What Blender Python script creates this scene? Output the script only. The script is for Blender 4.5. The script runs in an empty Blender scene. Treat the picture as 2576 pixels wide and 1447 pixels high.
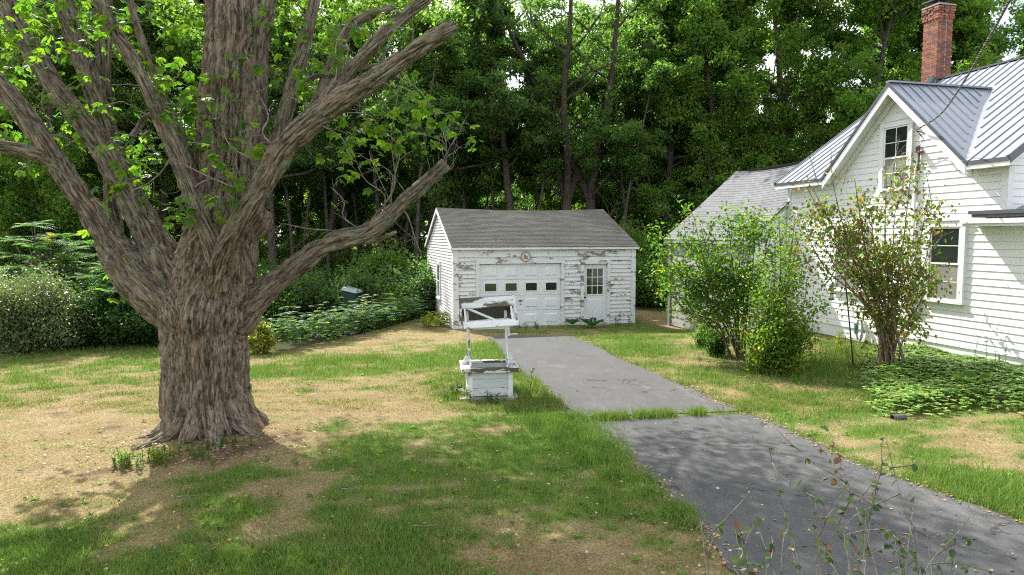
import bpy, math, random
import numpy as np
from mathutils import Matrix, Vector, Euler
R = math.radians
rng = np.random.default_rng(7); random.seed(7)
S = bpy.context.scene; COL = S.collection
# ------------------------------------------------------------------ camera, sky, sun, exposure
F, CX, CY, H, PT = 1717.33, 1288.0, 723.5, 3.3, R(4.38)
cd = bpy.data.cameras.new('camera'); cam = bpy.data.objects.new('camera', cd); COL.objects.link(cam)
cd.sensor_width = 36; cd.lens = 24; cd.clip_start = .1; cd.clip_end = 2000
cam.location = (0, 0, H); cam.rotation_euler = (R(90) - PT, 0, 0); S.camera = cam
SUN_EL, SDX, SDY = 47.0, .60, -.80            # direction in which the light travels over the ground
w = bpy.data.worlds.new('World'); S.world = w; w.use_nodes = True
nt = w.node_tree; bg = nt.nodes['Background']; sk = nt.nodes.new('ShaderNodeTexSky')
sk.sky_type = 'NISHITA'; sk.sun_disc = False; sk.sun_elevation = R(SUN_EL)
sk.sun_rotation = math.atan2(-SDX, -SDY); sk.dust_density = 3.0; sk.air_density = 1.0; sk.ozone_density = 1.0
# broken white cloud over the blue
_tc = nt.nodes.new('ShaderNodeTexCoord'); _n = nt.nodes.new('ShaderNodeTexNoise'); _n.inputs['Scale'].default_value = 2.6; _n.inputs['Detail'].default_value = 8; _n.inputs['Roughness'].default_value = .6
_mp = nt.nodes.new('ShaderNodeMapping'); _mp.inputs['Scale'].default_value = (1, 1, 2.2); nt.links.new(_tc.outputs['Generated'], _mp.inputs[0]); nt.links.new(_mp.outputs[0], _n.inputs['Vector'])
_r = nt.nodes.new('ShaderNodeMapRange'); _r.inputs[1].default_value = .36; _r.inputs[2].default_value = .56; nt.links.new(_n.outputs['Fac'], _r.inputs[0])
_m = nt.nodes.new('ShaderNodeMix'); _m.data_type = 'RGBA'; _m.inputs[7].default_value = (6.2, 6.25, 6.3, 1); nt.links.new(_r.outputs[0], _m.inputs[0]); nt.links.new(sk.outputs[0], _m.inputs[6])
nt.links.new(_m.outputs[2], bg.inputs[0]); bg.inputs[1].default_value = .15
sl = bpy.data.lights.new('sun', 'SUN'); sun = bpy.data.objects.new('sun', sl); COL.objects.link(sun)
sl.energy = 4.7; sl.angle = R(.55); sl.color = (1, .95, .87)
v = Vector((SDX, SDY, -math.tan(R(SUN_EL)) * math.hypot(SDX, SDY)))
sun.rotation_euler = v.to_track_quat('-Z', 'Y').to_euler(); sun.location = (-20, 30, 40)
S.view_settings.view_transform = 'Standard'; S.view_settings.look = 'None'
S.view_settings.exposure = 1.14; S.view_settings.gamma = 1.0; S.view_settings.use_curve_mapping = False
S.render.engine = 'CYCLES'; cy = S.cycles
cy.max_bounces = 8; cy.diffuse_bounces = 4; cy.transmission_bounces = 6; cy.transparent_max_bounces = 8; cy.use_denoising = False; cy.use_adaptive_sampling = False; cy.filter_width = 1.1
cy.caustics_reflective = False; cy.caustics_refractive = False

# ------------------------------------------------------------------ camera maths used while surveying the place
C0 = np.array([0, 0, H])
def ray(x, y):
    dx = (x - CX) / F; dy = (CY - y) / F
    return np.array([dx, math.cos(PT) + dy * math.sin(PT), -math.sin(PT) + dy * math.cos(PT)])
def PG(x, y, z=0.0):
    r = ray(x, y); t = (z - H) / r[2]; return C0 + r * t
def PY(x, y, Y):
    r = ray(x, y); return C0 + r * (Y / r[1])
# ------------------------------------------------------------------ noise
_tab = np.random.default_rng(3).random(65536).astype(np.float32)
def _h(i, j, k): return _tab[(i * 374761 + j * 668265 + k * 1274126) & 65535]
def noise3(x, y, z):
    xi = np.floor(x).astype(np.int64); yi = np.floor(y).astype(np.int64); zi = np.floor(z).astype(np.int64)
    u = x - xi; v_ = y - yi; w_ = z - zi
    u = u * u * (3 - 2 * u); v_ = v_ * v_ * (3 - 2 * v_); w_ = w_ * w_ * (3 - 2 * w_)
    r = 0
    for a in (0, 1):
        for b in (0, 1):
            for c in (0, 1):
                r = r + _h(xi + a, yi + b, zi + c) * (u if a else 1 - u) * (v_ if b else 1 - v_) * (w_ if c else 1 - w_)
    return r
def fbm(x, y, z=0.0, o=4):
    x = np.asarray(x, float); y = np.asarray(y, float); z = np.zeros_like(x) + z
    r = 0; a = .5
    for i in range(o): r = r + a * noise3(x, y, z); x = x * 2.03 + 11.3; y = y * 2.03 + 5.1; z = z * 2.03 + 3.7; a *= .5
    return r / (1 - .5 ** o)
def sstep(e0, e1, x):
    t = np.clip((np.asarray(x, float) - e0) / (e1 - e0), 0, 1); return t * t * (3 - 2 * t)
# ------------------------------------------------------------------ mesh and object helpers
def rawmesh(name, V, L, N, attrs=None, smooth=False, mats=()):
    me = bpy.data.meshes.new(name); V = np.asarray(V, np.float32).reshape(-1, 3)
    L = np.asarray(L, np.int32).ravel(); N = np.asarray(N, np.int32)
    me.vertices.add(len(V)); me.vertices.foreach_set('co', V.ravel())
    me.loops.add(len(L)); me.loops.foreach_set('vertex_index', L)
    me.polygons.add(len(N)); st = np.concatenate([[0], np.cumsum(N)[:-1]]).astype(np.int32)
    me.polygons.foreach_set('loop_start', st); me.polygons.foreach_set('loop_total', N)
    if smooth: me.polygons.foreach_set('use_smooth', np.ones(len(N), bool))
    me.update(calc_edges=True)
    for k, a in (attrs or {}).items():
        a = np.asarray(a, np.float32)
        if a.shape[1] == 4: at = me.attributes.new(k, 'FLOAT_COLOR', 'POINT'); at.data.foreach_set('color', a.ravel())
        else: at = me.attributes.new(k, 'FLOAT_VECTOR', 'POINT'); at.data.foreach_set('vector', a.ravel())
    for m in mats: me.materials.append(m)
    return me
class G:
    """collects simple shapes into one mesh"""
    def __init__(s): s.V = []; s.F = []
    def add(s, V, Fc):
        n = len(s.V); s.V += [tuple(map(float, p)) for p in V]; s.F += [tuple(i + n for i in f) for f in Fc]; return s
    def hexa(s, p):     # p: bottom 4 ccw, top 4 ccw
        return s.add(p, [(3, 2, 1, 0), (4, 5, 6, 7), (0, 1, 5, 4), (1, 2, 6, 5), (2, 3, 7, 6), (3, 0, 4, 7)])
    def box(s, x0, x1, y0, y1, z0, z1):
        return s.hexa([(x0, y0, z0), (x1, y0, z0), (x1, y1, z0), (x0, y1, z0), (x0, y0, z1), (x1, y0, z1), (x1, y1, z1), (x0, y1, z1)])
    def beam(s, a, b, wd, th, up=(0, 0, 1)):
        a = Vector(a); b = Vector(b); d = (b - a).normalized(); sd = d.cross(Vector(up)).normalized(); u_ = sd.cross(d)
        q = lambda p, i, j: p + sd * (i * wd / 2) + u_ * (j * th / 2)
        return s.add([q(a, -1, -1), q(a, 1, -1), q(a, 1, 1), q(a, -1, 1), q(b, -1, -1), q(b, 1, -1), q(b, 1, 1), q(b, -1, 1)],
                     [(0, 1, 2, 3), (7, 6, 5, 4), (4, 5, 1, 0), (5, 6, 2, 1), (6, 7, 3, 2), (7, 4, 0, 3)])
    def prism(s, poly, y0, y1):         # poly in xz
        n = len(poly); V = [(x, y0, z) for x, z in poly] + [(x, y1, z) for x, z in poly]
        return s.add(V, [tuple(range(n))] + [tuple(range(2 * n - 1, n - 1, -1))] + [((i + 1) % n, i, i + n, (i + 1) % n + n) for i in range(n)])
    def tube(s, pts, rad, n=8, cap=True):
        P, L, N, _ = tube_np(pts, rad, n, None)
        m = len(s.V); s.V += [tuple(p) for p in P]; k = len(rad) if hasattr(rad, '__len__') else len(pts)
        rings = len(P) // n
        for i in range(rings - 1):
            for j in range(n): s.F.append((m + i * n + j, m + i * n + (j + 1) % n, m + (i + 1) * n + (j + 1) % n, m + (i + 1) * n + j))
        if cap: s.F.append(tuple(m + j for j in range(n))[::-1]); s.F.append(tuple(m + (rings - 1) * n + j for j in range(n)))
        return s
    def disc(s, c, r, y0, y1, n=24):    # disc facing -y
        return s.prism([(c[0] + r * math.cos(t * 2 * math.pi / n), c[1] + r * math.sin(t * 2 * math.pi / n)) for t in range(n)], y0, y1)
    def mesh(s, name, m, smooth=False):
        me = bpy.data.meshes.new(name); me.from_pydata(s.V, [], s.F); me.update()
        if m: me.materials.append(m)
        if smooth: me.polygons.foreach_set('use_smooth', np.ones(len(me.polygons), bool))
        return me
def frames(P):
    P = np.asarray(P, float); T = np.gradient(P, axis=0); T /= np.linalg.norm(T, axis=1)[:, None] + 1e-9
    ref = np.array([0, 0, 1.0]) if abs(T[0][2]) < .8 else np.array([0, -1.0, 0])
    A = np.cross(T[0], ref); A /= np.linalg.norm(A); out = []
    for t in T:
        A = A - t * (A @ t); A /= np.linalg.norm(A); out.append((A.copy(), np.cross(t, A)))
    return T, np.array([o[0] for o in out]), np.array([o[1] for o in out])
def tube_np(P, rad, n, disp):
    P = np.asarray(P, float); k = len(P); rad = np.broadcast_to(np.asarray(rad, float), (k,))
    T, A, B = frames(P); th = np.arange(n) * 2 * math.pi / n
    s_ = np.concatenate([[0], np.cumsum(np.linalg.norm(np.diff(P, axis=0), axis=1))])
    ct = np.cos(th)[None, :, None]; stn = np.sin(th)[None, :, None]
    D = A[:, None, :] * ct + B[:, None, :] * stn
    rr = np.repeat(rad[:, None], n, 1)
    q = np.stack([np.cos(th)[None] * rr, np.sin(th)[None] * rr, np.repeat(s_[:, None], n, 1)], -1)
    if disp is not None: rr = rr + disp(q, rr, np.repeat(th[None], k, 0), P)
    V = P[:, None, :] + D * rr[:, :, None]
    i = np.arange(k - 1)[:, None] * n; j = np.arange(n)[None]; j2 = (j + 1) % n
    Lq = np.stack([i + j, i + j2, i + n + j2, i + n + j], -1).reshape(-1, 4)
    return V.reshape(-1, 3), Lq, np.full(len(Lq), 4), q.reshape(-1, 3)
def catmull(P, step):
    P = np.asarray(P, float); out = []
    Q = np.vstack([2 * P[0] - P[1], P, 2 * P[-1] - P[-2]])
    for i in range(1, len(Q) - 2):
        n = max(2, int(np.linalg.norm(Q[i + 1][:3] - Q[i][:3]) / step)); t = np.linspace(0, 1, n, endpoint=False)[:, None]
        a, b, c, d = Q[i - 1], Q[i], Q[i + 1], Q[i + 2]
        out.append(.5 * (2 * b + (c - a) * t + (2 * a - 5 * b + 4 * c - d) * t ** 2 + (3 * b - a - 3 * c + d) * t ** 3))
    out.append(P[-1:]); return np.vstack(out)
def obj(name, me, parent=None, **kw):
    o = bpy.data.objects.new(name, me); COL.objects.link(o)
    if parent is not None: o.parent = parent
    for k, a in kw.items():
        if k in ('label', 'category', 'group', 'kind'): o[k] = a
        else: setattr(o, k, a)
    return o
def thing(name, label, cat, loc=(0, 0, 0), rz=0, group=None):
    o = obj(name, None, location=loc, rotation_euler=(0, 0, rz), label=label, category=cat)
    o.empty_display_size = .2
    if group: o['group'] = group
    return o
def dup(t, label=None):
    r = t.copy(); COL.objects.link(r)
    if label: r['label'] = label
    for ch in list(t.children):
        c = ch.copy(); COL.objects.link(c); c.parent = r
        for g in list(ch.children): d = g.copy(); COL.objects.link(d); d.parent = c
    return r
# ------------------------------------------------------------------ materials
def new_mat(name):
    m = bpy.data.materials.new(name); m.use_nodes = True; t = m.node_tree; p = t.nodes['Principled BSDF']
    return m, t, p
class NB:
    def __init__(s, t): s.t = t
    def n(s, ty, **kw):
        nd = s.t.nodes.new('ShaderNode' + ty)
        for k, a in kw.items():
            if k.startswith('i_'):
                key = k[2:]; key = int(key) if key.isdigit() else key.replace('_', ' ')
                nd.inputs[key].default_value = a
            else: setattr(nd, k, a)
        return nd
    def l(s, a, b): s.t.links.new(a, b)
    def noise(s, vec, scale, detail=4, rough=.55):
        nd = s.n('TexNoise'); nd.inputs['Scale'].default_value = scale; nd.inputs['Detail'].default_value = detail
        nd.inputs['Roughness'].default_value = rough
        if vec is not None: s.l(vec, nd.inputs['Vector'])
        return nd.outputs['Fac']
    def ramp(s, fac, *stops):
        nd = s.n('ValToRGB'); e = nd.color_ramp.elements
        while len(e) < len(stops): e.new(.5)
        for i, (p, c) in enumerate(stops): e[i].position = p; e[i].color = (*c, 1) if len(c) == 3 else c
        s.l(fac, nd.inputs[0]); return nd.outputs[0]
    def val(s, fac, a, b):
        nd = s.n('MapRange'); nd.inputs[1].default_value = a; nd.inputs[2].default_value = b; s.l(fac, nd.inputs[0]); return nd.outputs[0]
    def mix(s, fac, a, b, blend='MIX'):
        nd = s.n('Mix', data_type='RGBA', blend_type=blend)
        if isinstance(fac, float): nd.inputs[0].default_value = fac
        else: s.l(fac, nd.inputs[0])
        for sock, x in ((nd.inputs[6], a), (nd.inputs[7], b)):
            if isinstance(x, tuple): sock.default_value = (*x, 1)
            else: s.l(x, sock)
        return nd.outputs[2]
    def mapping(s, vec, scale, rot=(0, 0, 0)):
        nd = s.n('Mapping'); nd.inputs['Scale'].default_value = scale; nd.inputs['Rotation'].default_value = rot; s.l(vec, nd.inputs[0]); return nd.outputs[0]
    def bump(s, h, strength, dist, p):
        nd = s.n('Bump'); nd.inputs['Strength'].default_value = strength; nd.inputs['Distance'].default_value = dist
        s.l(h, nd.inputs['Height']); s.l(nd.outputs[0], p.inputs['Normal'])
    def pos(s): return s.n('NewGeometry').outputs['Position']
    def obj(s): return s.n('TexCoord').outputs['Object']
    def attr(s, name): return s.n('Attribute', attribute_name=name).outputs
    def rand(s): return s.n('ObjectInfo').outputs['Random']
    def math(s, op, a, b=0.0):
        nd = s.n('Math', operation=op)
        for sock, x in ((nd.inputs[0], a), (nd.inputs[1], b)):
            if isinstance(x, (int, float)): sock.default_value = x
            else: s.l(x, sock)
        return nd.outputs[0]
def simple(name, col, rough=.6, metal=0, var=.12, scale=6, bump=0, bscale=60, spec=.5):
    m, t, p = new_mat(name); b = NB(t); f = b.noise(b.obj(), scale, 5)
    c = b.mix(b.val(f, .3, .7), tuple(x * (1 - var) for x in col), tuple(min(1, x * (1 + var)) for x in col))
    b.l(c, p.inputs['Base Color']); p.inputs['Roughness'].default_value = rough; p.inputs['Metallic'].default_value = metal
    p.inputs['Specular IOR Level'].default_value = spec
    if bump: b.bump(b.noise(b.obj(), bscale, 4), bump, .01, p)
    return m
def peel_mat(name, thresh, wood=(.22, .205, .19), paint=(.66, .675, .69), grime=.15, along=(1, 1, 1), thr2=.03):
    """flaking white paint over grey wood"""
    m, t, p = new_mat(name); b = NB(t); o = b.obj(); off = b.n('VectorMath', operation='ADD'); b.l(o, off.inputs[0])
    cmb = b.n('CombineXYZ'); r = b.rand(); b.l(b.math('MULTIPLY', r, 37.0), cmb.inputs[1]); b.l(cmb.outputs[0], off.inputs[1])
    vv = off.outputs[0]
    big = b.noise(b.mapping(vv, (1.0, 1.0, 2.6)), 1.5, 8, .60)
    fine = b.noise(b.mapping(vv, (3, 3, 10)), 3.0, 6, .7)
    f = b.math('ADD', b.math('MULTIPLY', big, .72), b.math('MULTIPLY', fine, .28))
    mask = b.val(f, thresh, thresh + thr2)
    wd = b.ramp(b.noise(b.mapping(vv, (2, 2, 45)), 3.0, 5), (.3, tuple(x * .6 for x in wood)), (.7, tuple(min(1, x * 1.35) for x in wood)))
    pt = b.mix(b.val(b.noise(b.mapping(vv, (1.2, 1.2, 6)), 2.2, 6, .65), .42, .72), paint, tuple(x * (1 - grime) for x in paint))
    crack = b.val(b.noise(b.mapping(vv, (2, 2, 60)), 5.0, 3), .64, .70)
    pt = b.mix(b.math('MULTIPLY', crack, .35), pt, wood)
    b.l(b.mix(mask, pt, wd), p.inputs['Base Color']); p.inputs['Roughness'].default_value = .65
    p.inputs['Specular IOR Level'].default_value = .3
    b.bump(b.math('SUBTRACT', b.math('MULTIPLY', fine, .4), mask), .6, .004, p); return m
def leaf_mat(name, tint=(1, 1, 1), trans=.6, rough=.5, tt=(2.0, 2.25, 1.0)):
    """leaf colour comes from the 'col' attribute; light shines through"""
    m, t, p = new_mat(name); b = NB(t); c = b.attr('col')[0]
    c2 = b.mix(1.0, c, tint, 'MULTIPLY')
    b.l(c2, p.inputs['Base Color']); p.inputs['Roughness'].default_value = rough; p.inputs['Specular IOR Level'].default_value = .35
    tr = b.n('BsdfTranslucent'); tc = b.mix(1.0, c2, tt, 'MULTIPLY'); b.l(tc, tr.inputs['Color'])
    mx = b.n('MixShader'); mx.inputs[0].default_value = trans; b.l(p.outputs[0], mx.inputs[1]); b.l(tr.outputs[0], mx.inputs[2])
    b.l(mx.outputs[0], t.nodes['Material Output'].inputs[0]); return m
def bark_mat(name, lich=.5, base=(.185, .155, .125), warm=(.36, .22, .13), lichc=(.27, .31, .22)):
    m, t, p = new_mat(name); b = NB(t); q = b.attr('bk')[1]  # metres round and along the limb
    g = b.noise(b.mapping(q, (1, 1, .13)), 32, 8, .74)
    c = b.ramp(g, (.42, tuple(x * .35 for x in base)), (.5, base), (.58, tuple(x * 1.75 for x in base)))
    wm = b.val(b.noise(b.mapping(q, (1, 1, .35)), 2.6, 5, .7), .55, .68)
    wf = b.math('MULTIPLY', wm, b.val(b.noise(b.mapping(q, (1, 1, .3)), 17, 4), .42, .62))
    c = b.mix(b.math('MULTIPLY', wf, .85), c, warm)
    lm = b.math('MULTIPLY', b.val(b.noise(q, 3.5, 6, .7), .5, .62), b.val(b.noise(q, 40, 4, .7), .42, .6))
    c = b.mix(b.math('MULTIPLY', lm, lich), c, lichc)
    b.l(c, p.inputs['Base Color']); p.inputs['Roughness'].default_value = .9; p.inputs['Specular IOR Level'].default_value = .2
    h = b.math('ADD', g, b.math('MULTIPLY', b.noise(b.mapping(q, (1, 1, .3)), 80, 4, .7), .6))
    b.bump(h, .9, .02, p); return m
M = {}
def setup_mats():
    M['siding'] = simple('white_vinyl_siding', (.70, .71, .72), .45, var=.03, scale=1.5, bump=.05, bscale=30)
    M['trim'] = simple('white_trim_paint', (.68, .69, .70), .5, var=.06, scale=3)
    M['oldtrim'] = peel_mat('aged_trim', .60, (.30, .27, .20), (.72, .72, .70), .2)
    M['peel'] = peel_mat('peeling_white_boards', .545)
    M['peel_side'] = peel_mat('streaked_white_boards', .565, grime=.3, paint=(.74, .74, .74), thr2=.08)
    M['peel_well'] = peel_mat('flaking_well_paint', .475, (.09, .075, .06), (.58, .60, .60), .25)
    M['well_box'] = peel_mat('well_box_paint', .60, (.20, .18, .16), (.52, .56, .56), .25)
    M['well_dark'] = simple('weathered_dark_boards', (.07, .072, .07), .85, var=.3, scale=9, bump=.3)
    M['door_panel'] = simple('garage_door_enamel', (.66, .70, .74), .4, var=.05, scale=1.2, bump=.06, bscale=200)
    M['old_wood'] = peel_mat('bare_weathered_boards', .45, (.20, .185, .175), (.40, .385, .375), .45, thr2=.2)
    M['glass'] = simple('dark_window_glass', (.02, .026, .024), .03, var=.4, scale=2, spec=.9)
    M['screen'] = simple('insect_screen', (.21, .205, .21), .55, var=.1, scale=5)
    M['metal_trim'] = simple('dark_roof_flashing', (.10, .11, .13), .4, .3)
    M['black'] = simple('black_metal', (.015, .015, .018), .4)
    M['brass'] = simple('brass', (.55, .38, .12), .3, .9)
    M['mortar'] = simple('mortar', (.42, .40, .37), .9, bump=.3)
    M['concrete'] = simple('rough_foundation', (.30, .28, .24), .95, var=.3, scale=3, bump=.6, bscale=14)
    M['cable'] = simple('cable_rubber', (.07, .06, .06), .6)
    M['red'] = simple('red_paint', (.26, .08, .05), .5)
    M['cream'] = simple('cream_plastic', (.62, .58, .46), .4)
    M['slab'] = simple('old_concrete_slab', (.33, .31, .28), .95, var=.3, scale=5, bump=.5, bscale=30)
    # roof metal
    m, t, p = new_mat('painted_metal_roof'); b = NB(t)
    c = b.mix(b.val(b.noise(b.obj(), 1.2, 6), .3, .7), (.22, .25, .29), (.27, .30, .34)); b.l(c, p.inputs['Base Color'])
    p.inputs['Metallic'].default_value = .35; p.inputs['Roughness'].default_value = .36; M['roof_metal'] = m
    # shingles
    def sh(name, c1, c2, lichen):
        m, t, p = new_mat(name); b = NB(t); q = b.pos()
        r = b.math('ADD', b.math('MULTIPLY', b.attr('col')[0], .6), b.math('MULTIPLY', b.rand(), .4))
        c = b.mix(r, c1, c2)
        c = b.mix(b.math('MULTIPLY', b.val(b.noise(q, 90, 3), .5, .75), .4), c, tuple(x * 2 for x in c2))
        c = b.mix(b.math('MULTIPLY', b.val(b.noise(q, 7, 7, .75), .60, .70), lichen), c, (.30, .27, .17))
        c = b.mix(b.math('MULTIPLY', b.val(b.noise(q, .8, 5), .4, .65), .35), c, tuple(x * .6 for x in c1))
        b.l(c, p.inputs['Base Color']); p.inputs['Roughness'].default_value = .9; b.bump(b.noise(q, 160, 3), .5, .004, p); return m
    M['shingle'] = sh('asphalt_shingle_mossy', (.10, .099, .086), (.165, .16, .138), .8)
    M['shingle2'] = sh('asphalt_shingle_grey', (.105, .11, .12), (.17, .175, .185), .1)
    # brick
    m, t, p = new_mat('red_brick'); b = NB(t); r = b.rand()
    c = b.ramp(r, (0, (.10, .055, .045)), (.25, (.17, .06, .04)), (.55, (.32, .09, .05)), (1, (.42, .15, .09)))
    c = b.mix(b.val(b.noise(b.pos(), 40, 5), .35, .8), c, (.14, .08, .06)); b.l(c, p.inputs['Base Color']); p.inputs['Roughness'].default_value = .9
    b.bump(b.noise(b.pos(), 90, 4), .5, .006, p); M['brick'] = m
    # asphalt
    m, t, p = new_mat('driveway_asphalt'); b = NB(t); q = b.pos()
    c = b.mix(b.val(b.noise(q, .7, 5, .6), .3, .7), (.042, .044, .046), (.074, .076, .077))
    c = b.mix(b.math('MULTIPLY', b.val(b.noise(q, 60, 4, .8), .5, .7), .55), c, (.20, .20, .195)); c = b.mix(b.math('MULTIPLY', b.val(b.noise(b.mapping(q, (1, .35, 1)), 1.6, 7, .75), .5, .62), .5), c, (.125, .123, .12))
    c = b.mix(b.math('MULTIPLY', b.val(b.noise(q, 4, 7, .8), .62, .72), .4), c, (.17, .155, .13))
    sp = b.n('SeparateXYZ'); b.l(q, sp.inputs[0]); far = b.val(sp.outputs[1], 10.5, 15)
    c = b.mix(b.math('MULTIPLY', far, .6), c, (.088, .087, .086))
    wv = b.n('VectorMath', operation='ADD'); nn_ = b.n('TexNoise'); nn_.inputs['Scale'].default_value = 1.3; nn_.inputs['Detail'].default_value = 6; b.l(q, nn_.inputs['Vector']); b.l(q, wv.inputs[0]); b.l(nn_.outputs['Color'], wv.inputs[1])
    vc = b.n('TexVoronoi', feature='DISTANCE_TO_EDGE'); vc.inputs['Scale'].default_value = .42; b.l(wv.outputs[0], vc.inputs['Vector'])
    ck = b.math('MULTIPLY', b.val(vc.outputs['Distance'], .007, .002), b.val(b.noise(q, .6, 3), .45, .55)); c = b.mix(b.math('MULTIPLY', ck, .8), c, (.025, .024, .022))
    c = b.mix(b.math('MULTIPLY', b.val(b.noise(b.mapping(q, (.8, .3, 1)), 1.1, 8, .8), .56, .70), .55), c, (.19, .18, .165))
    b.l(c, p.inputs['Base Color']); p.inputs['Roughness'].default_value = .88; p.inputs['Specular IOR Level'].default_value = .25
    vor = b.n('TexVoronoi'); vor.inputs['Scale'].default_value = 110; b.l(q, vor.inputs['Vector'])
    b.bump(vor.outputs[0], .35, .004, p); M['asphalt'] = m
    # ground soil under grass, colour from attribute
    m, t, p = new_mat('lawn_soil'); b = NB(t); q = b.pos(); c = b.attr('col')[0]
    f = b.noise(q, 34, 6, .75); c2 = b.mix(b.val(f, .36, .64), b.mix(1.0, c, (.38, .38, .36), 'MULTIPLY'), b.mix(1.0, c, (1.45, 1.42, 1.4), 'MULTIPLY'))
    c2 = b.mix(b.val(b.noise(q, 3.2, 6, .7), .35, .7), c2, b.mix(1.0, c2, (.78, .85, .7), 'MULTIPLY'))
    b.l(c2, p.inputs['Base Color']); p.inputs['Roughness'].default_value = .95; p.inputs['Specular IOR Level'].default_value = .1
    b.bump(b.math('ADD', f, b.noise(q, 9, 5, .7)), .8, .03, p); M['lawn'] = m
    M['grass'] = leaf_mat('grass_blade', trans=.35, rough=.6, tt=(1.3, 1.4, .75))
    M['leaf'] = leaf_mat('leaf'); M['leaf_gloss'] = leaf_mat('glossy_leaf', trans=.3, rough=.32)
    M['litter'] = leaf_mat('dry_leaf', trans=.1, rough=.8)
    M['bark'] = bark_mat('old_tree_bark', .5, (.155, .122, .092), (.34, .20, .11), (.24, .27, .19)); M['bark_w'] = bark_mat('woods_bark', .35, (.075, .063, .052), (.1, .08, .06), (.14, .15, .12))
    M['bark_l'] = bark_mat('lichened_limb_bark', .75, (.14, .115, .088), (.34, .19, .10), (.22, .27, .16)); M['twig'] = bark_mat('twig_bark', .6, (.20, .18, .155), (.22, .17, .13), (.32, .34, .28))
    M['stem'] = bark_mat('shrub_bark', .2, (.15, .105, .08), (.2, .12, .08))
setup_mats()
# ------------------------------------------------------------------ terrain
EX = np.array([-60, -20, -13.6, -10.5, -8.2, -6.6, -5, -3.4, -2.3, 5, 7, 60.]); EY = np.array([15, 17, 18.1, 20.2, 19.4, 18.9, 22.5, 27.5, 31, 33, 31, 31.])
def edgeY(X): return np.interp(X, EX, EY)
def terrain(X, Y):
    X = np.asarray(X, float); Y = np.asarray(Y, float)
    z = .06 * (fbm(X * .25, Y * .25, 1.0, 3) - .5) * sstep(3.6, 5.5, np.abs(X - 2))
    hw = (X - 10.21) * .968 + (Y - 16.88) * .25           # distance behind the house wall line
    z = z + .32 * sstep(-3.6, -.6, hw) * sstep(26, 20, Y)
    z = z - .9 * sstep(.2, 5, Y - edgeY(X)) * sstep(2, -3, X)
    z = z + .10 * np.exp(-((X + 4.8) ** 2 + (Y - 11.2) ** 2) / 2.2)
    z = z - .28 * sstep(21.5, 26.5, Y) * sstep(4.9, 5.9, X)
    return z
def gz(x, y): return float(terrain(np.array([x]), np.array([y]))[0])
def PT_(x, y):      # survey point on the terrain
    z = 0.0
    for _ in range(6): p = PG(x, y, z); z = gz(p[0], p[1])
    return np.array([p[0], p[1], z])
# ground cover plan: 1 = lush grass, 0 = dry straw, negative = bare earth
PLAN = [(100,930,.6),(300,900,.85),(250,935,.6),(380,950,.5),(130,965,.45),(30,935,.6),(390,905,.8),(0,960,.4),(1100,1180,1),(1250,1150,1),(1400,1130,1),(900,1180,1),(850,1330,.9),(1000,1260,.95),(1330,1230,.8),(1500,1100,1),(1450,1050,1),(1160,1290,.75),
 (500,1400,.85),(560,1300,.8),(600,1200,.75),(480,1240,.55),(100,1400,1),(200,1360,.9),(0,1420,1),(820,920,1),(900,905,1),(1000,920,1),(1150,895,1),(1230,880,1),(700,930,.9),(1120,960,.6),(1350,1020,.8),
 (1650,890,.8),(1560,870,.75),(2350,1150,.6),(2450,1230,1),(2540,1270,1),(2000,1010,.6),(1900,960,.5),(750,1430,.9),(2100,1050,.9),(2250,1100,.7),(200,890,.8),(60,900,.8),(300,880,.8),(960,1380,.9),(1330,980,.9),(1540,1150,1),(1600,1220,.8),
 (200,1010,.02),(100,1080,0),(300,1050,0),(800,975,0),(700,1010,.0),(900,1010,.0),(1000,960,.05),(950,1050,.1),(1060,1030,.15),(200,1170,.0),(100,1230,0),(300,1330,.15),(350,1250,.1),(700,1180,.1),(650,1330,.25),(730,1260,.2),(0,1150,.1),
 (1500,1350,.1),(1400,1400,.05),(1600,1380,.15),(1300,1430,.1),(1230,1370,.3),(1000,855,.05),(1090,845,0),(900,880,.25),(720,905,.1),(350,925,.65),(150,950,.6),(50,960,.6),(250,970,.35),(1120,860,.0),
 (1720,900,.25),(1650,925,.6),(1800,960,.6),(2050,1065,.5),(1980,1040,.3),(2550,1130,.3),(2450,1110,.45),(1050,1105,.45),(850,1090,.35),(720,1110,-.3),(640,1130,-.6),(450,1150,-.5),(300,1180,-.4),(220,1200,-.25),(560,1170,-.5),(780,1090,-.05),(1640,790,.0),(1620,780,.1),(1650,830,.9),(1750,850,.6),(1450,840,.6),
 (1880,890,.5),(1840,870,.7),(2100,960,.8),(1180,1060,.6),(1130,1010,.7),(1000,1120,.8),(880,1130,.7),(1350,1340,.45),(1200,1440,.6),(1000,1440,.6),(1700,1300,.7),(1750,1420,.3),(1660,1260,.6)]
PP = np.array([[*PG(a, b_)[:2], c_] for a, b_, c_ in PLAN])
def cover(X, Y):
    X = np.asarray(X, float); Y = np.asarray(Y, float)
    wx = X + .7 * (fbm(X * 1.1, Y * 1.1, 5.0, 3) - .5); wy = Y + 1.0 * (fbm(X * 1.1, Y * 1.1, 9.0, 3) - .5)
    num = np.zeros_like(X); den = np.zeros_like(X); dmin = np.full_like(X, 1e9)
    for px, py, c_ in PP:
        sc = max(.35, py * .045); d2 = ((wx - px) / sc) ** 2 + ((wy - py) / (sc * 1.25)) ** 2 + .05
        wgt = 1 / (d2 * d2); num += wgt * c_; den += wgt; dmin = np.minimum(dmin, d2)
    g = num / den + 1.35 * (fbm(X * .9, Y * 1.5, 2.0, 5) - .5) + 1.7 * (fbm(X * 2.6, Y * 4.0, 7.0, 5) - .5)
    return g
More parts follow.
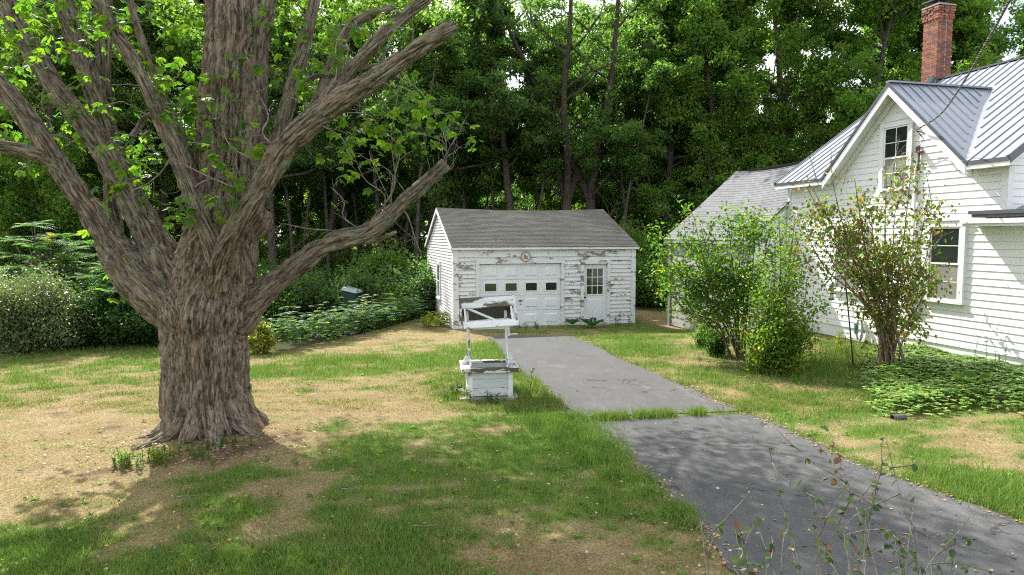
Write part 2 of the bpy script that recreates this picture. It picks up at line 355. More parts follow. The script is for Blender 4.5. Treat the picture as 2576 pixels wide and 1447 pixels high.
GREEN_D = np.array([.065, .135, .02]); GREEN_L = np.array([.17, .26, .05]); STRAW = np.array([.27, .20, .105]); STRAW2 = np.array([.37, .295, .175]); EARTH = np.array([.17, .115, .08])
def cover_col(g, r):
    g = g[:, None]; r = r[:, None]
    gr = GREEN_D + (GREEN_L - GREEN_D) * r; st = STRAW + (STRAW2 - STRAW) * r
    k = sstep(.12, .82, g); c = st * (1 - k) + gr * k
    e = sstep(-.25, -.75, g); return c * (1 - e) + EARTH * e
def ground():
    def grid(xs, ys):
        X, Y = np.meshgrid(xs, ys); X = X.ravel(); Y = Y.ravel(); n, m = len(ys), len(xs)
        i = np.arange(n - 1)[:, None] * m + np.arange(m - 1)[None]; L = np.stack([i, i + 1, i + m + 1, i + m], -1).reshape(-1, 4)
        return X, Y, L
    xs = np.concatenate([[-900, -400, -200, -100, -60, -40], np.arange(-30, 22.01, .16), [26, 32, 45, 70, 120, 250, 500, 900]])
    ys = np.concatenate([[-300, -100, -40, -15, -5, 0], np.arange(1, 34, .16), np.arange(34, 60, 2), [70, 90, 130, 200, 400, 900, 1800]])
    X, Y, L = grid(xs, ys); Z = terrain(X, Y) + .03 * (fbm(X * 1.5, Y * 1.5, 4.0, 3) - .5) * sstep(1.2, 2.5, np.abs(X - 2.5))
    g = cover(X, Y); c = cover_col(g, fbm(X * 3, Y * 3, 8.0, 3))
    c = c * .85
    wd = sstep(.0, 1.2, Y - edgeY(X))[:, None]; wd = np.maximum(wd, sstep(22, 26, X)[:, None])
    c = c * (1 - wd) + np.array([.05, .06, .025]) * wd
    return obj('lawn_ground', rawmesh('lawn_ground', np.stack([X, Y, Z], -1), L, np.full(len(L), 4), {'col': np.c_[c, np.ones(len(c))]}, True, [M['lawn']]), kind='structure')
ground()
# driveway outline (surveyed), left edge then right edge
DL = [(1.5, -12), (1.9, -3), (2.25, 3.2), (2.24, 6.0), (2.0, 8.0), (1.94, 8.97), (1.64, 10.15), (1.28, 11.5), (1.0, 12.6), (.77, 14.25), (.32, 16.0), (-.02, 17.6), (-.38, 19.54), (-.75, 21.6), (-.78, 22.3)]
DR = [(10, -12), (9.0, -3), (8.0, 3.2), (6.5, 6.3), (5.86, 7.58), (4.98, 9.69), (4.67, 11.19), (4.42, 12.2), (4.19, 13.06), (3.66, 15.03), (3.25, 16.6), (2.88, 17.96), (2.46, 20.25), (2.05, 21.6), (1.92, 22.3)]
def driveway():
    L_ = catmull(np.c_[DL, np.zeros(len(DL))], .12); R_ = catmull(np.c_[DR, np.zeros(len(DR))], .12)
    ys = np.concatenate([np.arange(-12, 0, .5), np.arange(0, 22.3, .05)])
    lx = np.interp(ys, L_[:, 1], L_[:, 0]); rx = np.interp(ys, R_[:, 1], R_[:, 0])
    lx = lx + .22 * (fbm(ys * 2.6, ys * 0, 3.0, 6) - .5); rx = rx + .20 * (fbm(ys * 2.6, ys * 0, 13.0, 6) - .5)
    def strip(name, sel, zt=.022):
        yy = ys[sel]; a = lx[sel]; b_ = rx[sel]; k = 14; t = np.linspace(0, 1, k)
        X = a[:, None] * (1 - t) + b_[:, None] * t; Y = np.repeat(yy[:, None], k, 1).copy()
        for e, s_ in ((0, 1), (-1, -1)): Y[e] += .10 * s_ * (fbm(X[e] * 1.5, X[e] * 0 + e, 6.0, 4) - .2)
        Y = Y + (t[None] - .5) * .5 * (1 if sel.sum() else 0) * np.exp(-((yy[:, None] - 12.0) / 2.5) ** 2)
        Z = terrain(X, Y) + zt; top = np.stack([X, Y, Z], -1); n = len(yy)
        i = np.arange(n - 1)[:, None] * k + np.arange(k - 1)[None]; Lq = np.stack([i, i + 1, i + k + 1, i + k], -1).reshape(-1, 4).tolist()
        V = top.reshape(-1, 3).tolist(); per = [j for j in range(k)] + [r_ * k + k - 1 for r_ in range(1, n)] + [(n - 1) * k + j for j in range(k - 2, -1, -1)] + [r_ * k for r_ in range(n - 2, 0, -1)]
        base = len(V); V += [(V[q][0], V[q][1], V[q][2] - .06) for q in per]; m_ = len(per)
        Lq += [[per[(q + 1) % m_], per[q], base + q, base + (q + 1) % m_] for q in range(m_)]
        g = G(); g.V = [tuple(v_) for v_ in V]; g.F = [tuple(f_) for f_ in Lq]
        return obj(name, g.mesh(name, M['asphalt']), kind='structure')
    strip('driveway', ys < 12.16); strip('driveway', ys > 12.32)
    return lx, rx, ys
LX, RX, YS = driveway()
def on_drive(X, Y, m=0.0):
    return (X > np.interp(Y, YS, LX) + m) & (X < np.interp(Y, YS, RX) - m) & (Y < 22.3)

# ------------------------------------------------------------------ building helpers
def board_mesh(x0, x1, z0, z1, t0, t1, mat, xt0=None, xt1=None):
    """lapped board, outward is -y; xt are the ends of the upper edge"""
    a = x0 if xt0 is None else xt0; c = x1 if xt1 is None else xt1
    return G().hexa([(x0, -t0, z0), (x1, -t0, z0), (x1, 0, z0), (x0, 0, z0), (a, -t1, z1), (c, -t1, z1), (c, 0, z1), (a, 0, z1)]).mesh('siding_board', mat)
def siding(parent, rows, spans, mat, t0=.026, t1=.006, lap=.012, xf=None, name='siding_board', jit=0.0):
    """rows: list of (z0,z1); spans(z0,z1) -> list of (x0,x1,xt0,xt1)"""
    for z0, z1 in rows:
        for s_ in spans(z0, z1):
            j = random.uniform(-jit, jit)
            o = obj(name, board_mesh(s_[0], s_[1], z0 + j - lap * .5, z1 + lap * .5, t0 + random.uniform(0, jit), t1, mat, s_[2], s_[3]), parent)
            if xf is not None: o.matrix_basis = xf
def cut(spans, holes, z0, z1):
    out = []
    for s_ in spans:
        segs = [s_]
        for hx0, hx1, hz0, hz1 in holes:
            if z1 <= hz0 + .02 or z0 >= hz1 - .02: continue
            ns = []
            for a, b_, at, bt in segs:
                if hx1 <= a or hx0 >= b_: ns.append((a, b_, at, bt)); continue
                if hx0 > a + .03: ns.append((a, hx0, at, hx0))
                if hx1 < b_ - .03: ns.append((hx1, b_, hx1, bt))
            segs = ns
        out += segs
    return out
XF_LEFT = Matrix.Rotation(R(-90), 4, 'Z')
def place(o, xf):
    if xf is not None: o.matrix_basis = xf
    return o
def window(parent, x0, x1, z0, z1, xf=None, casing=.10, depth=.045, mun=None, lower='screen', sill=True, tm='trim', head=.0):
    """double-hung window: frame is the part; sashes, panes and muntins its sub-parts"""
    g = G(); t = depth
    g.box(x0, x0 + casing, -t, 0, z0, z1); g.box(x1 - casing, x1, -t, 0, z0, z1)
    g.box(x0 - .01, x1 + .01, -t - .004, 0, z1, z1 + casing * 1.1)
    if head: g.box(x0 - .03, x1 + .03, -t - .03, 0, z1 + casing * 1.1, z1 + casing * 1.1 + head)
    if sill: g.box(x0 - .02, x1 + .02, -t - .03, 0, z0 - .06, z0)
    fr = place(obj('window_frame', g.mesh('window_frame', M[tm]), parent), xf)
    a, b_ = x0 + casing, x1 - casing; zm = (z0 + z1) / 2; s_ = .045
    for lo, hi, yy, kind in ((z0, zm + .02, -.036, lower), (zm - .02, z1, -.050, 'glass')):
        g = G(); g.box(a, a + s_, yy - .018, yy, lo, hi); g.box(b_ - s_, b_, yy - .018, yy, lo, hi)
        g.box(a + s_, b_ - s_, yy - .018, yy, lo, lo + s_); g.box(a + s_, b_ - s_, yy - .018, yy, hi - s_, hi)
        obj('sash', g.mesh('sash', M['trim']), fr)
        obj('pane' if kind == 'glass' else 'screen', G().box(a + s_, b_ - s_, yy - .008, yy - .004, lo + s_, hi - s_).mesh('pane', M[kind]), fr)
        if mun:
            g = G(); zc = (lo + hi) / 2; g.box(a + s_, b_ - s_, yy - .014, yy - .0085, zc - .01, zc + .01)
            if mun == 2: xc = (a + b_) / 2; g.box(xc - .01, xc + .01, yy - .0135, yy - .0086, lo + s_, hi - s_)
            obj('muntin', g.mesh('muntin', M['trim']), fr)
    return fr
AZ = R(14.5)
# ------------------------------------------------------------------ the garage
def shingle_stuff(name, parent, O, ux, us, n, width, length, expo, tab, mat, zf=None, seed=1, warp=None):
    """courses of overlapping tabs laid on a slope: O lower corner, ux along eave, us up the slope, n normal"""
    r = np.random.default_rng(seed); V = []; Fq = []; col = []; rows = int(length / expo)
    for i in range(rows + 1):
        s0 = i * expo; off = (i % 2) * tab * .5 + r.uniform(-.02, .02); x = -off
        while x < width:
            a = max(0, x + .004); b_ = min(width, x + tab - .004); x += tab
            if b_ - a < .02: continue
            j = r.normal(0, .004); l0 = s0 + j; l1 = min(s0 + expo * 1.25, length); t0 = .014 + r.uniform(0, .005); t1 = .004; k = len(V)
            for (xx, ss, hh) in ((a, l0, t0), (b_, l0, t0), (b_, l1, t1), (a, l1, t1), (a, l0, 0), (b_, l0, 0)):
                p = O + ux * xx + us * ss + n * (hh + .002 * i % .001)
                if warp is not None: p = warp(p, xx / width, ss / length)
                V.append(p)
            Fq += [(k, k + 1, k + 2, k + 3), (k + 4, k + 5, k + 1, k)]; c_ = r.random(); col += [(c_, c_, c_, 1)] * 6
    L = np.array(Fq); return rawmesh(name, V, L, np.full(len(L), 4), {'col': col}, False, [mat])
def garage():
    t = thing('garage', 'small white garage with badly peeling paint and sagging grey shingle roof', 'garage', (-2.025, 23.80, 0), AZ)
    W, D, HW, ZR = 6.82, 6.87, 2.80, 4.30
    # masonry footing and inner walls
    g = G(); g.box(.02, .89, .0, .1, 0, HW); g.box(3.93, 4.76, .0, .1, 0, HW); g.box(5.74, W - .02, .0, .1, 0, HW)
    g.box(.89, 3.93, .0, .1, 2.29, HW); g.box(4.76, 5.74, .0, .1, 2.25, HW)
    g.box(.0, .1, .101, D - .1, -.3, HW - .01); g.box(W - .1, W, .101, D - .1, -.3, HW - .01); g.box(0, W, D - .099, D, -.3, HW - .011)
    for x in (.004, W - .104): g.add([(x, 0, HW), (x, D, HW), (x, D / 2, ZR - .1), (x + .1, 0, HW), (x + .1, D, HW), (x + .1, D / 2, ZR - .1)], [(0, 2, 1), (3, 4, 5), (0, 1, 4, 3), (1, 2, 5, 4), (2, 0, 3, 5)])
    obj('wall', g.mesh('wall', M['peel']), t)
    obj('footing', G().box(-.05, W + .05, -.06, .35, -.4, .03).box(-.05, .3, .36, D, -.9, -.0).mesh('footing', M['concrete']), t)
    holes = [(.77, 4.05, -1, 2.43), (4.68, 5.84, -1, 2.40)]
    ex = .148; rows = [(.02 + i * ex, .02 + (i + 1) * ex) for i in range(int((HW - .05) / ex))]; rows[-1] = (rows[-1][0], HW - .03)
    siding(t, rows, lambda a, b_: cut([(.15, W - .15, None, None)], holes, a, b_), M['peel'], t0=.046, t1=.0, lap=.0, jit=.003)
    # corner boards, frieze, casings
    for x0, x1 in ((-.03, .15), (W - .15, W + .03)): obj('corner_board', G().box(x0, x1, -.056, 0, -.02, HW).mesh('corner_board', M['peel']), t)
    obj('frieze_board', G().box(.15, W - .15, -.052, 0, HW - .02, HW + .08).mesh('frieze_board', M['peel']), t)
    for nm, (a, b_, zt) in (('door_casing', (.77, 4.05, 2.29)), ('door_casing', (4.68, 5.84, 2.25))):
        g = G(); g.box(a, a + .12, -.06, .0, 0, zt); g.box(b_ - .12, b_, -.06, .0, 0, zt); g.box(a, b_, -.065, .0, zt, zt + .14)
        g.box(a + .12, a + .135, .001, .1, 0, zt); g.box(b_ - .135, b_ - .12, .001, .1, 0, zt)
        obj(nm, g.mesh(nm, M['peel']), t)
    # sectional door
    zs = [0.03, .60, 1.15, 1.72, 2.27]; X0, X1 = .906, 3.913; pw = (X1 - X0) / 4
    for i in range(4):
        z0, z1 = zs[i], zs[i + 1]
        s_ = obj('door_section', G().box(X0, X1, .045, .085, z0 + .004, z1 - .004).mesh('door_section', M['door_panel']), t)
        for k in range(4):
            a, b_ = X0 + k * pw + .17, X0 + (k + 1) * pw - .10
            if i == 2:
                c0, c1 = z0 + .13, z1 - .10
                g = G(); f = .035; g.box(a, b_, .028, .045, c0, c0 + f); g.box(a, b_, .028, .045, c1 - f, c1); g.box(a, a + f, .0285, .045, c0 + f, c1 - f); g.box(b_ - f, b_, .0285, .045, c0 + f, c1 - f)
                obj('window_surround', g.mesh('window_surround', M['trim']), s_); obj('pane', G().box(a + f, b_ - f, .036, .0445, c0 + f, c1 - f).mesh('pane', M['glass']), s_)
            else:
                c0, c1 = z0 + .11, z1 - .12; q = .045; g = G()
                g.hexa([(a, .0448, c0), (b_, .0448, c0), (b_, .0448, c1), (a, .0448, c1), (a + q, .024, c0 + q), (b_ - q, .024, c0 + q), (b_ - q, .024, c1 - q), (a + q, .024, c1 - q)])
                obj('raised_panel', g.mesh('raised_panel', M['door_panel']), s_)
        if i == 1:
            obj('lock_handle', G().disc(((X0 + X1) / 2, z1 - .2), .035, .015, .045, 8).box((X0 + X1) / 2 - .075, (X0 + X1) / 2 + .075, .008, .022, z1 - .215, z1 - .185).mesh('lock_handle', M['cable']), s_)
            obj('lock_handle', G().disc(((X0 + X1) / 2, z1 - .32), .025, .03, .045, 8).mesh('lock_handle', M['cable']), s_)
    # entry door with nine lights
    dr = obj('entry_door', G().box(4.815, 5.705, .05, .09, .08, 2.23).mesh('entry_door', M['door_panel']), t)
    obj('door_sill', G().box(4.70, 5.82, -.08, .09, .0, .075).mesh('door_sill', M['peel']), t)
    a, b_, c0, c1 = 4.94, 5.58, 1.12, 2.08; g = G(); f = .03
    g.box(a - f, b_ + f, .03, .05, c0 - f, c0); g.box(a - f, b_ + f, .03, .05, c1, c1 + f); g.box(a - f, a, .031, .05, c0, c1); g.box(b_, b_ + f, .031, .05, c0, c1)
    for k in (1, 2):
        xc = a + (b_ - a) * k / 3; zc = c0 + (c1 - c0) * k / 3; g.box(xc - .012, xc + .012, .034, .049, c0, c1); g.box(a, b_, .035, .0492, zc - .012, zc + .012)
    obj('muntin', g.mesh('muntin', M['trim']), dr)
    for i in range(3):
        for k in range(3):
            pa = a + (b_ - a) * k / 3 + .012; pb = a + (b_ - a) * (k + 1) / 3 - .012; za = c0 + (c1 - c0) * i / 3 + .012; zb = c0 + (c1 - c0) * (i + 1) / 3 - .012
            obj('pane', G().box(pa, pb, .042, .0495, za, zb).mesh('pane', M['glass']), dr)
    for (pa, pb, za, zb) in ((4.93, 5.22, .25, .95), (5.30, 5.59, .25, .95)):
        q = .03; obj('raised_panel', G().hexa([(pa, .0499, za), (pb, .0499, za), (pb, .0499, zb), (pa, .0499, zb), (pa + q, .036, za + q), (pb - q, .036, za + q), (pb - q, .036, zb - q), (pa + q, .036, zb - q)]).mesh('raised_panel', M['door_panel']), dr)
    obj('deadbolt', G().disc((4.865, 1.17), .03, .02, .05, 12).mesh('deadbolt', M['brass']), dr)
    obj('door_knob', G().disc((4.87, 1.02), .03, -.02, .05, 12).mesh('door_knob', M['black']), dr)
    # left side wall: local y runs back; board mesh x = -y
    ex = .112; rows = [(-.2 + i * ex, -.2 + (i + 1) * ex) for i in range(40)]
    def sp(z0, z1):
        if z0 > ZR - .16: return []
        if z1 < HW: return cut([(-D + .1, -.12, None, None)], [(-3.75, -2.85, .80, 2.22)], z0, z1)
        k = (D / 2) / (ZR - .06 - HW); h0 = D / 2 - (max(z0, HW) - HW) * k; h1 = max(.02, D / 2 - (z1 - HW) * k)
        return [(-D / 2 - h0, -D / 2 + h0, -D / 2 - h1, -D / 2 + h1)]
    siding(t, rows, sp, M['peel_side'], t0=.038, t1=.0, lap=.0, xf=XF_LEFT, jit=.002)
    for x0, x1 in ((-.12, .0), (-D, -D + .1)): place(obj('corner_board', G().box(x0, x1, -.04, 0, -.2, HW).mesh('corner_board', M['peel_side']), t), XF_LEFT)
    window(t, -3.72, -2.88, .85, 2.15, XF_LEFT, casing=.1, depth=.085, lower='glass', tm='peel_side')
    # roof: deck with sag, shingles, rake boards
    E_, RY = -.13, D / 2; ov = .10; ze = HW + .075; sl_ = (ZR + .06 - ze) / (RY - E_)
    nx = 24; sag = lambda x, f_: -.09 * math.sin(math.pi * (x + ov) / (W + 2 * ov)) * f_
    V = []; Fc = []
    for i in range(nx + 1):
        x = -ov + (W + 2 * ov) * i / nx; sg = sag(x, 1)
        V += [(x, E_, ze), (x, RY, ZR + .06 + sg), (x, D - E_, ze), (x, D - E_, ze - .05), (x, RY, ZR + .0 + sg), (x, E_, ze - .05)]
    for i in range(nx):
        for k in range(6): a0 = i * 6 + k; a1 = i * 6 + (k + 1) % 6; Fc.append((a0, a0 + 6, a1 + 6, a1))
    Fc += [tuple(range(6)), tuple(nx * 6 + k for k in range(5, -1, -1))]
    g = G(); g.V = V; g.F = Fc; rf = obj('roof', g.mesh('roof', M['peel_side']), t)
    sl_len = math.hypot(RY - E_, ZR + .06 - ze); us = np.array([0, (RY - E_) / sl_len, (ZR + .06 - ze) / sl_len]); nn = np.array([0, -us[2], us[1]])
    def wp(p, a, b_): p = np.array(p); p[2] += -.09 * math.sin(math.pi * a) * b_ + .012 * math.sin(a * 23 + b_ * 9) * b_; return p
    sh = shingle_stuff('shingles', rf, np.array([-ov - .02, E_ - .03, ze + .004]) - us * 0, np.array([1., 0, 0]), us, nn, W + 2 * ov + .04, sl_len + .03, .135, .30, M['shingle'], warp=wp)
    obj('shingles', sh, rf, kind='stuff')
    us2 = np.array([0, -us[1], us[2]]); nn2 = np.array([0, us[2], us[1]])
    sh = shingle_stuff('shingles', rf, np.array([-ov - .02, D - E_ + .03, ze + .004]), np.array([1., 0, 0]), us2, nn2, W + 2 * ov + .04, sl_len + .03, .27, .6, M['shingle'], warp=wp, seed=5)
    sh.flip_normals(); obj('shingles', sh, rf, kind='stuff')
    obj('ridge_cap', G().tube([(x, RY, ZR + .07 + sag(x, 1)) for x in np.linspace(-ov, W + ov, 14)], .028, 6).mesh('ridge_cap', M['shingle']), rf)
    for x in (-ov - .03, W + ov - .0):
        for sgn in (0, 1):
            y0 = E_ if sgn == 0 else D - E_
            obj('rake_board', G().beam((x + .015, y0, ze - .06), (x + .015, RY, ZR - .01), .028, .13).mesh('rake_board', M['oldtrim']), t)
    g = G().box(-ov, W + ov, E_ - .02, E_ - .0, ze - .08, ze - .01); obj('fascia_board', g.mesh('fascia_board', M['peel_side']), t)
    # round plaque with a red bird
    c = Matrix.Rotation(AZ, 3, 'Z') @ Vector((2.58, -.05, 2.53)) + Vector((-2.025, 23.80, 0))
    pq = thing('wall_plaque', 'round bird plaque hanging above the garage door', 'plaque', tuple(c), AZ)
    obj('plate', G().disc((0, 0), .17, -.03, 0, 28).mesh('plate', simple('plate_enamel', (.50, .52, .50), .35, var=.1)), pq)
    ring = [(.172 * math.cos(k * math.pi / 16), -.03, .172 * math.sin(k * math.pi / 16)) for k in range(33)]
    obj('rim', G().tube(ring, .014, 6, False).mesh('rim', simple('pewter_rim', (.22, .23, .23), .4, .5)), pq)
    bird = [(-.07, .035), (-.055, .06), (-.045, .095), (-.02, .065), (.0, .04), (.03, .0), (.05, -.03), (.10, -.085), (.085, -.095), (.035, -.06), (-.01, -.055), (-.045, -.03), (-.06, .01)]
    obj('bird', G().prism(bird[::-1], -.042, -.03).mesh('bird', M['red']), pq)
    obj('branch', G().tube([(-.12, -.036, -.07), (-.03, -.036, -.05), (.04, -.036, .0), (.12, -.036, .06)], .006, 5).mesh('branch', M['stem']), pq)
garage()
# ------------------------------------------------------------------ the farmhouse: local x along the wall towards the viewer, y into the house
HO = (10.21, 16.875, 0); HR = R(-75.5)
HM = Matrix.Translation(HO) @ Matrix.Rotation(HR, 4, 'Z')
def hworld(x, y, z): return HM @ Vector((x, y, z))
def house():
    t = thing('farmhouse', 'white clapboard farmhouse with blue-grey metal roof and red brick chimney', 'house', HO, HR)
    XL, XR, D = -5.30, 2.05, 8.6; ZE = 4.92; ZRG = 8.15; GX = -1.02; GK = .957; GA = 7.06
    g = G(); g.box(XL + .01, XR - .01, .01, D - .01, .35, ZE - .05)
    g.prism([(GX - 2.2, ZE - .1), (GX + 2.2, ZE - .1), (GX, GA - .08)], .01, 2.6)
    for x in (XL + .01, XR - .11): g.add([(x, 0.02, ZE - .06), (x, D - .02, ZE - .06), (x, D / 2, ZRG - .2), (x + .1, .02, ZE - .06), (x + .1, D - .02, ZE - .06), (x + .1, D / 2, ZRG - .2)], [(0, 2, 1), (3, 4, 5), (0, 1, 4, 3), (1, 2, 5, 4), (2, 0, 3, 5)])
    obj('wall', g.mesh('wall', M['siding']), t)
    obj('foundation', G().box(XL + .03, XR + 2.6, .04, 1.2, -.4, .70).mesh('foundation', M['concrete']), t)
    ex = .165; rows = [(.69 + i * ex, .69 + (i + 1) * ex) for i in range(40)]
    def sp(z0, z1):
        if z1 <= ZE: return [(XL + .12, XR - .12 if z1 > 3.6 else XR + 2.6, None, None)]
        h0 = (GA - max(z0, ZE)) / GK; h1 = (GA - z1) / GK
        if h1 < .03: h1 = .03
        if h0 < .12: return []
        return [(GX - h0, GX + h0, GX - h1, GX + h1)]
    siding(t, rows, sp, M['siding'], t0=.019, t1=.002, lap=.004)
    for x0, x1, zb in ((XL - .03, XL + .12, .68), (XR - .12, XR + .03, 3.6)): obj('corner_board', G().box(x0, x1, -.045, 0, zb, ZE).mesh('corner_board', M['trim']), t)
    obj('frieze_board', G().box(GX + 2.35, XR - .12, -.04, 0, ZE - .28, ZE - .03).mesh('frieze_board', M['oldtrim']), t)
    obj('frieze_board', G().box(XL + .12, GX - 2.35, -.04, 0, ZE - .28, ZE - .03).mesh('frieze_board', M['oldtrim']), t)
    # near end wall, facing the road: boards on plane x = XR
    xfr = Matrix.Translation((XR, 0, 0)) @ Matrix.Rotation(R(90), 4, 'Z')
    def spr(z0, z1):
        if z0 > ZRG - .5 or z0 < 3.5: return []
        if z1 < ZE: return [(.12, D, None, None)]
        k = (D / 2) / (ZRG - .2 - ZE); h0 = D / 2 - (max(z0, ZE) - ZE) * k; h1 = max(.03, D / 2 - (z1 - ZE) * k); return [(D / 2 - h0, D / 2 + h0, D / 2 - h1, D / 2 + h1)]
    siding(t, rows, spr, M['siding'], t0=.026, t1=.004, xf=xfr)
    place(obj('corner_board', G().box(-.04, .12, -.045, 0, 3.6, ZE).mesh('corner_board', M['trim']), t), xfr)
    # windows
    window(t, .06, 1.15, 1.75, 3.50, casing=.13, depth=.085, mun=1, head=.03)
    window(t, -3.15, -1.95, 1.75, 3.42, casing=.13, depth=.085, mun=1, head=.03)
    window(t, -1.53, -.48, 4.5, 6.10, casing=.13, depth=.085, mun=2, head=.03)
    # ---- main roof
    OV = .36; zr = lambda y: ZE + .03 + (ZRG - ZE - .03) * (y + OV) / (D / 2 + OV)
    def roof_panel_frame(y): return zr(y)
    X0r, X1r = XL - .28, XR + .30
    K = (ZRG - ZE - .03) / (D / 2 + OV); GRZ = GA + .13           # gable ridge height
    yv = (GRZ - (ZE + .03)) / K - OV                               # where gable ridge meets main slope
    GO = -.36
    xr_foot = (GRZ - (ZE + .03)) / GK                              # half width at eave level
    th = .07
    def slab(poly, th_=th):     # polygon of 3-D points -> thin slab
        n = len(poly); V = [tuple(p) for p in poly] + [(p[0], p[1], p[2] - th_) for p in poly]
        return G().add(V, [tuple(range(n)), tuple(range(2 * n - 1, n - 1, -1))] + [((i + 1) % n, i, i + n, (i + 1) % n + n) for i in range(n)])
    zme = ZE + .03
    V1 = (GX, yv, GRZ); VR = (GX + xr_foot, -OV, zme); VL = (GX - xr_foot, -OV, zme)
    front = [(X0r, -OV, zme), VL, V1, VR, (X1r, -OV, zme), (X1r, D / 2, ZRG), (X0r, D / 2, ZRG)]
    rf = obj('roof', slab(front).mesh('roof', M['roof_metal']), t)
    obj('roof', slab([(X1r, D / 2, ZRG), (X1r, D + OV, zme), (X0r, D + OV, zme), (X0r, D / 2, ZRG)][::-1][::-1]).mesh('roof', M['roof_metal']), t)
    # gable roof: two slopes
    gl = obj('gable_roof', slab([(GX - xr_foot, GO, zme), (GX, GO, GRZ), V1, VL][::-1][::-1], .05).mesh('gable_roof', M['roof_metal']), t)
    gr = obj('gable_roof', slab([(GX, GO, GRZ), (GX + xr_foot, GO, zme), VR, V1], .05).mesh('gable_roof', M['roof_metal']), t)
    # ribs on the main slope
    rise = Vector((0, D / 2 + OV, ZRG - zme))
    x = X0r + .06
    while x < X1r:
        dx = abs(x - GX)
        if dx < xr_foot - .05: y0 = (GRZ - GK * dx - zme) / K - OV + .16
        else: y0 = -OV + .005
        if y0 < D / 2 - .1:
            obj('roof_rib', G().beam((x, y0, zme + K * (y0 + OV) + .012), (x, D / 2 - .08, zme + K * (D / 2 - .08 + OV) + .012), .032, .034).mesh('roof_rib', M['roof_metal']), rf)
        x += .30
    # ribs on the gable slopes
    y = GO + .28
    while y < yv - .05:
        # from ridge down to where the valley is at this y
        zv = zme + K * (max(y, -OV) + OV); dxv = (GRZ - zv) / GK - .14
        if dxv > .1:
            for sgn, par in ((1, gr), (-1, gl)):
                obj('roof_rib', G().beam((GX + sgn * .06, y, GRZ - .06 * GK + .012), (GX + sgn * dxv, y, GRZ - dxv * GK + .012), .034, .032).mesh('roof_rib', M['roof_metal']), par)
        y += .30
    # valley flashing
    for P2 in (VR, VL):
        obj('valley_flashing', G().beam((V1[0], V1[1], V1[2] + .004), (P2[0], P2[1] , P2[2] + .004), .18, .012).mesh('valley_flashing', M['roof_metal']), rf)
    # ridge caps
    obj('ridge_cap', G().beam((X0r, D / 2, ZRG + .02), (X1r, D / 2, ZRG + .02), .16, .05).mesh('ridge_cap', M['metal_trim']), rf)
    obj('ridge_cap', G().beam((GX, GO - .01, GRZ + .02), (GX, yv, GRZ + .02), .15, .045).mesh('ridge_cap', M['roof_metal']), gr)
    # eave trim, soffits and fascias
    for a, b_ in ((X0r, VL[0]), (VR[0], X1r)):
        obj('eave_soffit', G().box(a + .04, b_, -OV + .03, -.001, zme - th - .10, zme - th - .075).mesh('eave_soffit', M['oldtrim']), t)
        obj('fascia_board', G().box(a + .02, b_, -OV + .005, -OV + .03, zme - th - .11, zme - th + .02).mesh('fascia_board', M['oldtrim']), t)
        obj('drip_edge', G().box(a, b_, -OV - .012, -OV - .002, zme - th - .01, zme + .006).mesh('drip_edge', M['metal_trim']), t)
    for sgn in (1, -1):
        a = (GX, GO - .012, GRZ - .05); b_ = (GX + sgn * (xr_foot + .03), GO - .012, zme - .055)
        obj('rake_flashing', G().beam(a, b_, .02, .11, up=(0, 1, 0)).mesh('rake_flashing', M['metal_trim']) if False else G().prism([(GX, GRZ + .01), (GX, GRZ - .09), (GX + sgn * (xr_foot + .05), zme - .10), (GX + sgn * (xr_foot + .05), zme - .0)][::(1 if sgn > 0 else -1)], GO - .022, GO - .004).mesh('rake_flashing', M['metal_trim']), t)
        obj('rake_board', G().prism([(GX, GRZ - .09), (GX, GRZ - .29), (GX + sgn * (xr_foot + .0), zme - .30), (GX + sgn * (xr_foot + .0), zme - .09)][::(1 if sgn > 0 else -1)], GO - .004, GO + .025).mesh('rake_board', M['trim']), t)
        obj('rake_soffit', G().prism([(GX, GRZ - .12), (GX, GRZ - .16), (GX + sgn * (xr_foot - .02), zme - .17), (GX + sgn * (xr_foot - .02), zme - .13)][::(1 if sgn > 0 else -1)], GO + .025, -.002).mesh('rake_soffit', M['oldtrim']), t)
        obj('rake_frieze', G().prism([(GX, GRZ - .17), (GX, GRZ - .36), (GX + sgn * (xr_foot - .12), zme - .26), (GX + sgn * (xr_foot - .12), zme - .09)][::(1 if sgn > 0 else -1)], -.05, -.028).mesh('rake_frieze', M['trim']), t)
    for x in (X1r, X0r):
        obj('rake_flashing', G().beam((x, -OV, zme - .04), (x, D / 2, ZRG - .04), .03, .16).mesh('rake_flashing', M['metal_trim']), t)
    obj('rake_soffit', G().add([(XR + .001, -OV + .03, zme - .18), (X1r - .02, -OV + .03, zme - .18), (X1r - .02, D / 2, ZRG - .18), (XR + .001, D / 2, ZRG - .18), (XR + .001, -OV + .03, zme - .15), (X1r - .02, -OV + .03, zme - .15), (X1r - .02, D / 2, ZRG - .15), (XR + .001, D / 2, ZRG - .15)],
        [(3, 2, 1, 0), (4, 5, 6, 7), (0, 1, 5, 4), (1, 2, 6, 5), (2, 3, 7, 6), (3, 0, 4, 7)]).mesh('rake_soffit', M['trim']), t)
    # porch roof at the near end
    pr = obj('porch_roof', G().add([(XR + .03, .4, 3.95), (XR + .03, -.30, 3.62), (XR + 2.6, -.30, 3.62), (XR + 2.6, .4, 3.95), (XR + .03, .4, 3.88), (XR + .03, -.30, 3.55), (XR + 2.6, -.30, 3.55), (XR + 2.6, .4, 3.88)],
        [(0, 1, 2, 3), (7, 6, 5, 4), (1, 0, 4, 5), (2, 1, 5, 6), (3, 2, 6, 7), (0, 3, 7, 4)]).mesh('porch_roof', M['roof_metal']), t)
    obj('roof_edge', G().box(XR - .55, XR + 2.6, -.42, -.05, 3.76, 3.84).mesh('roof_edge', M['metal_trim']), pr)
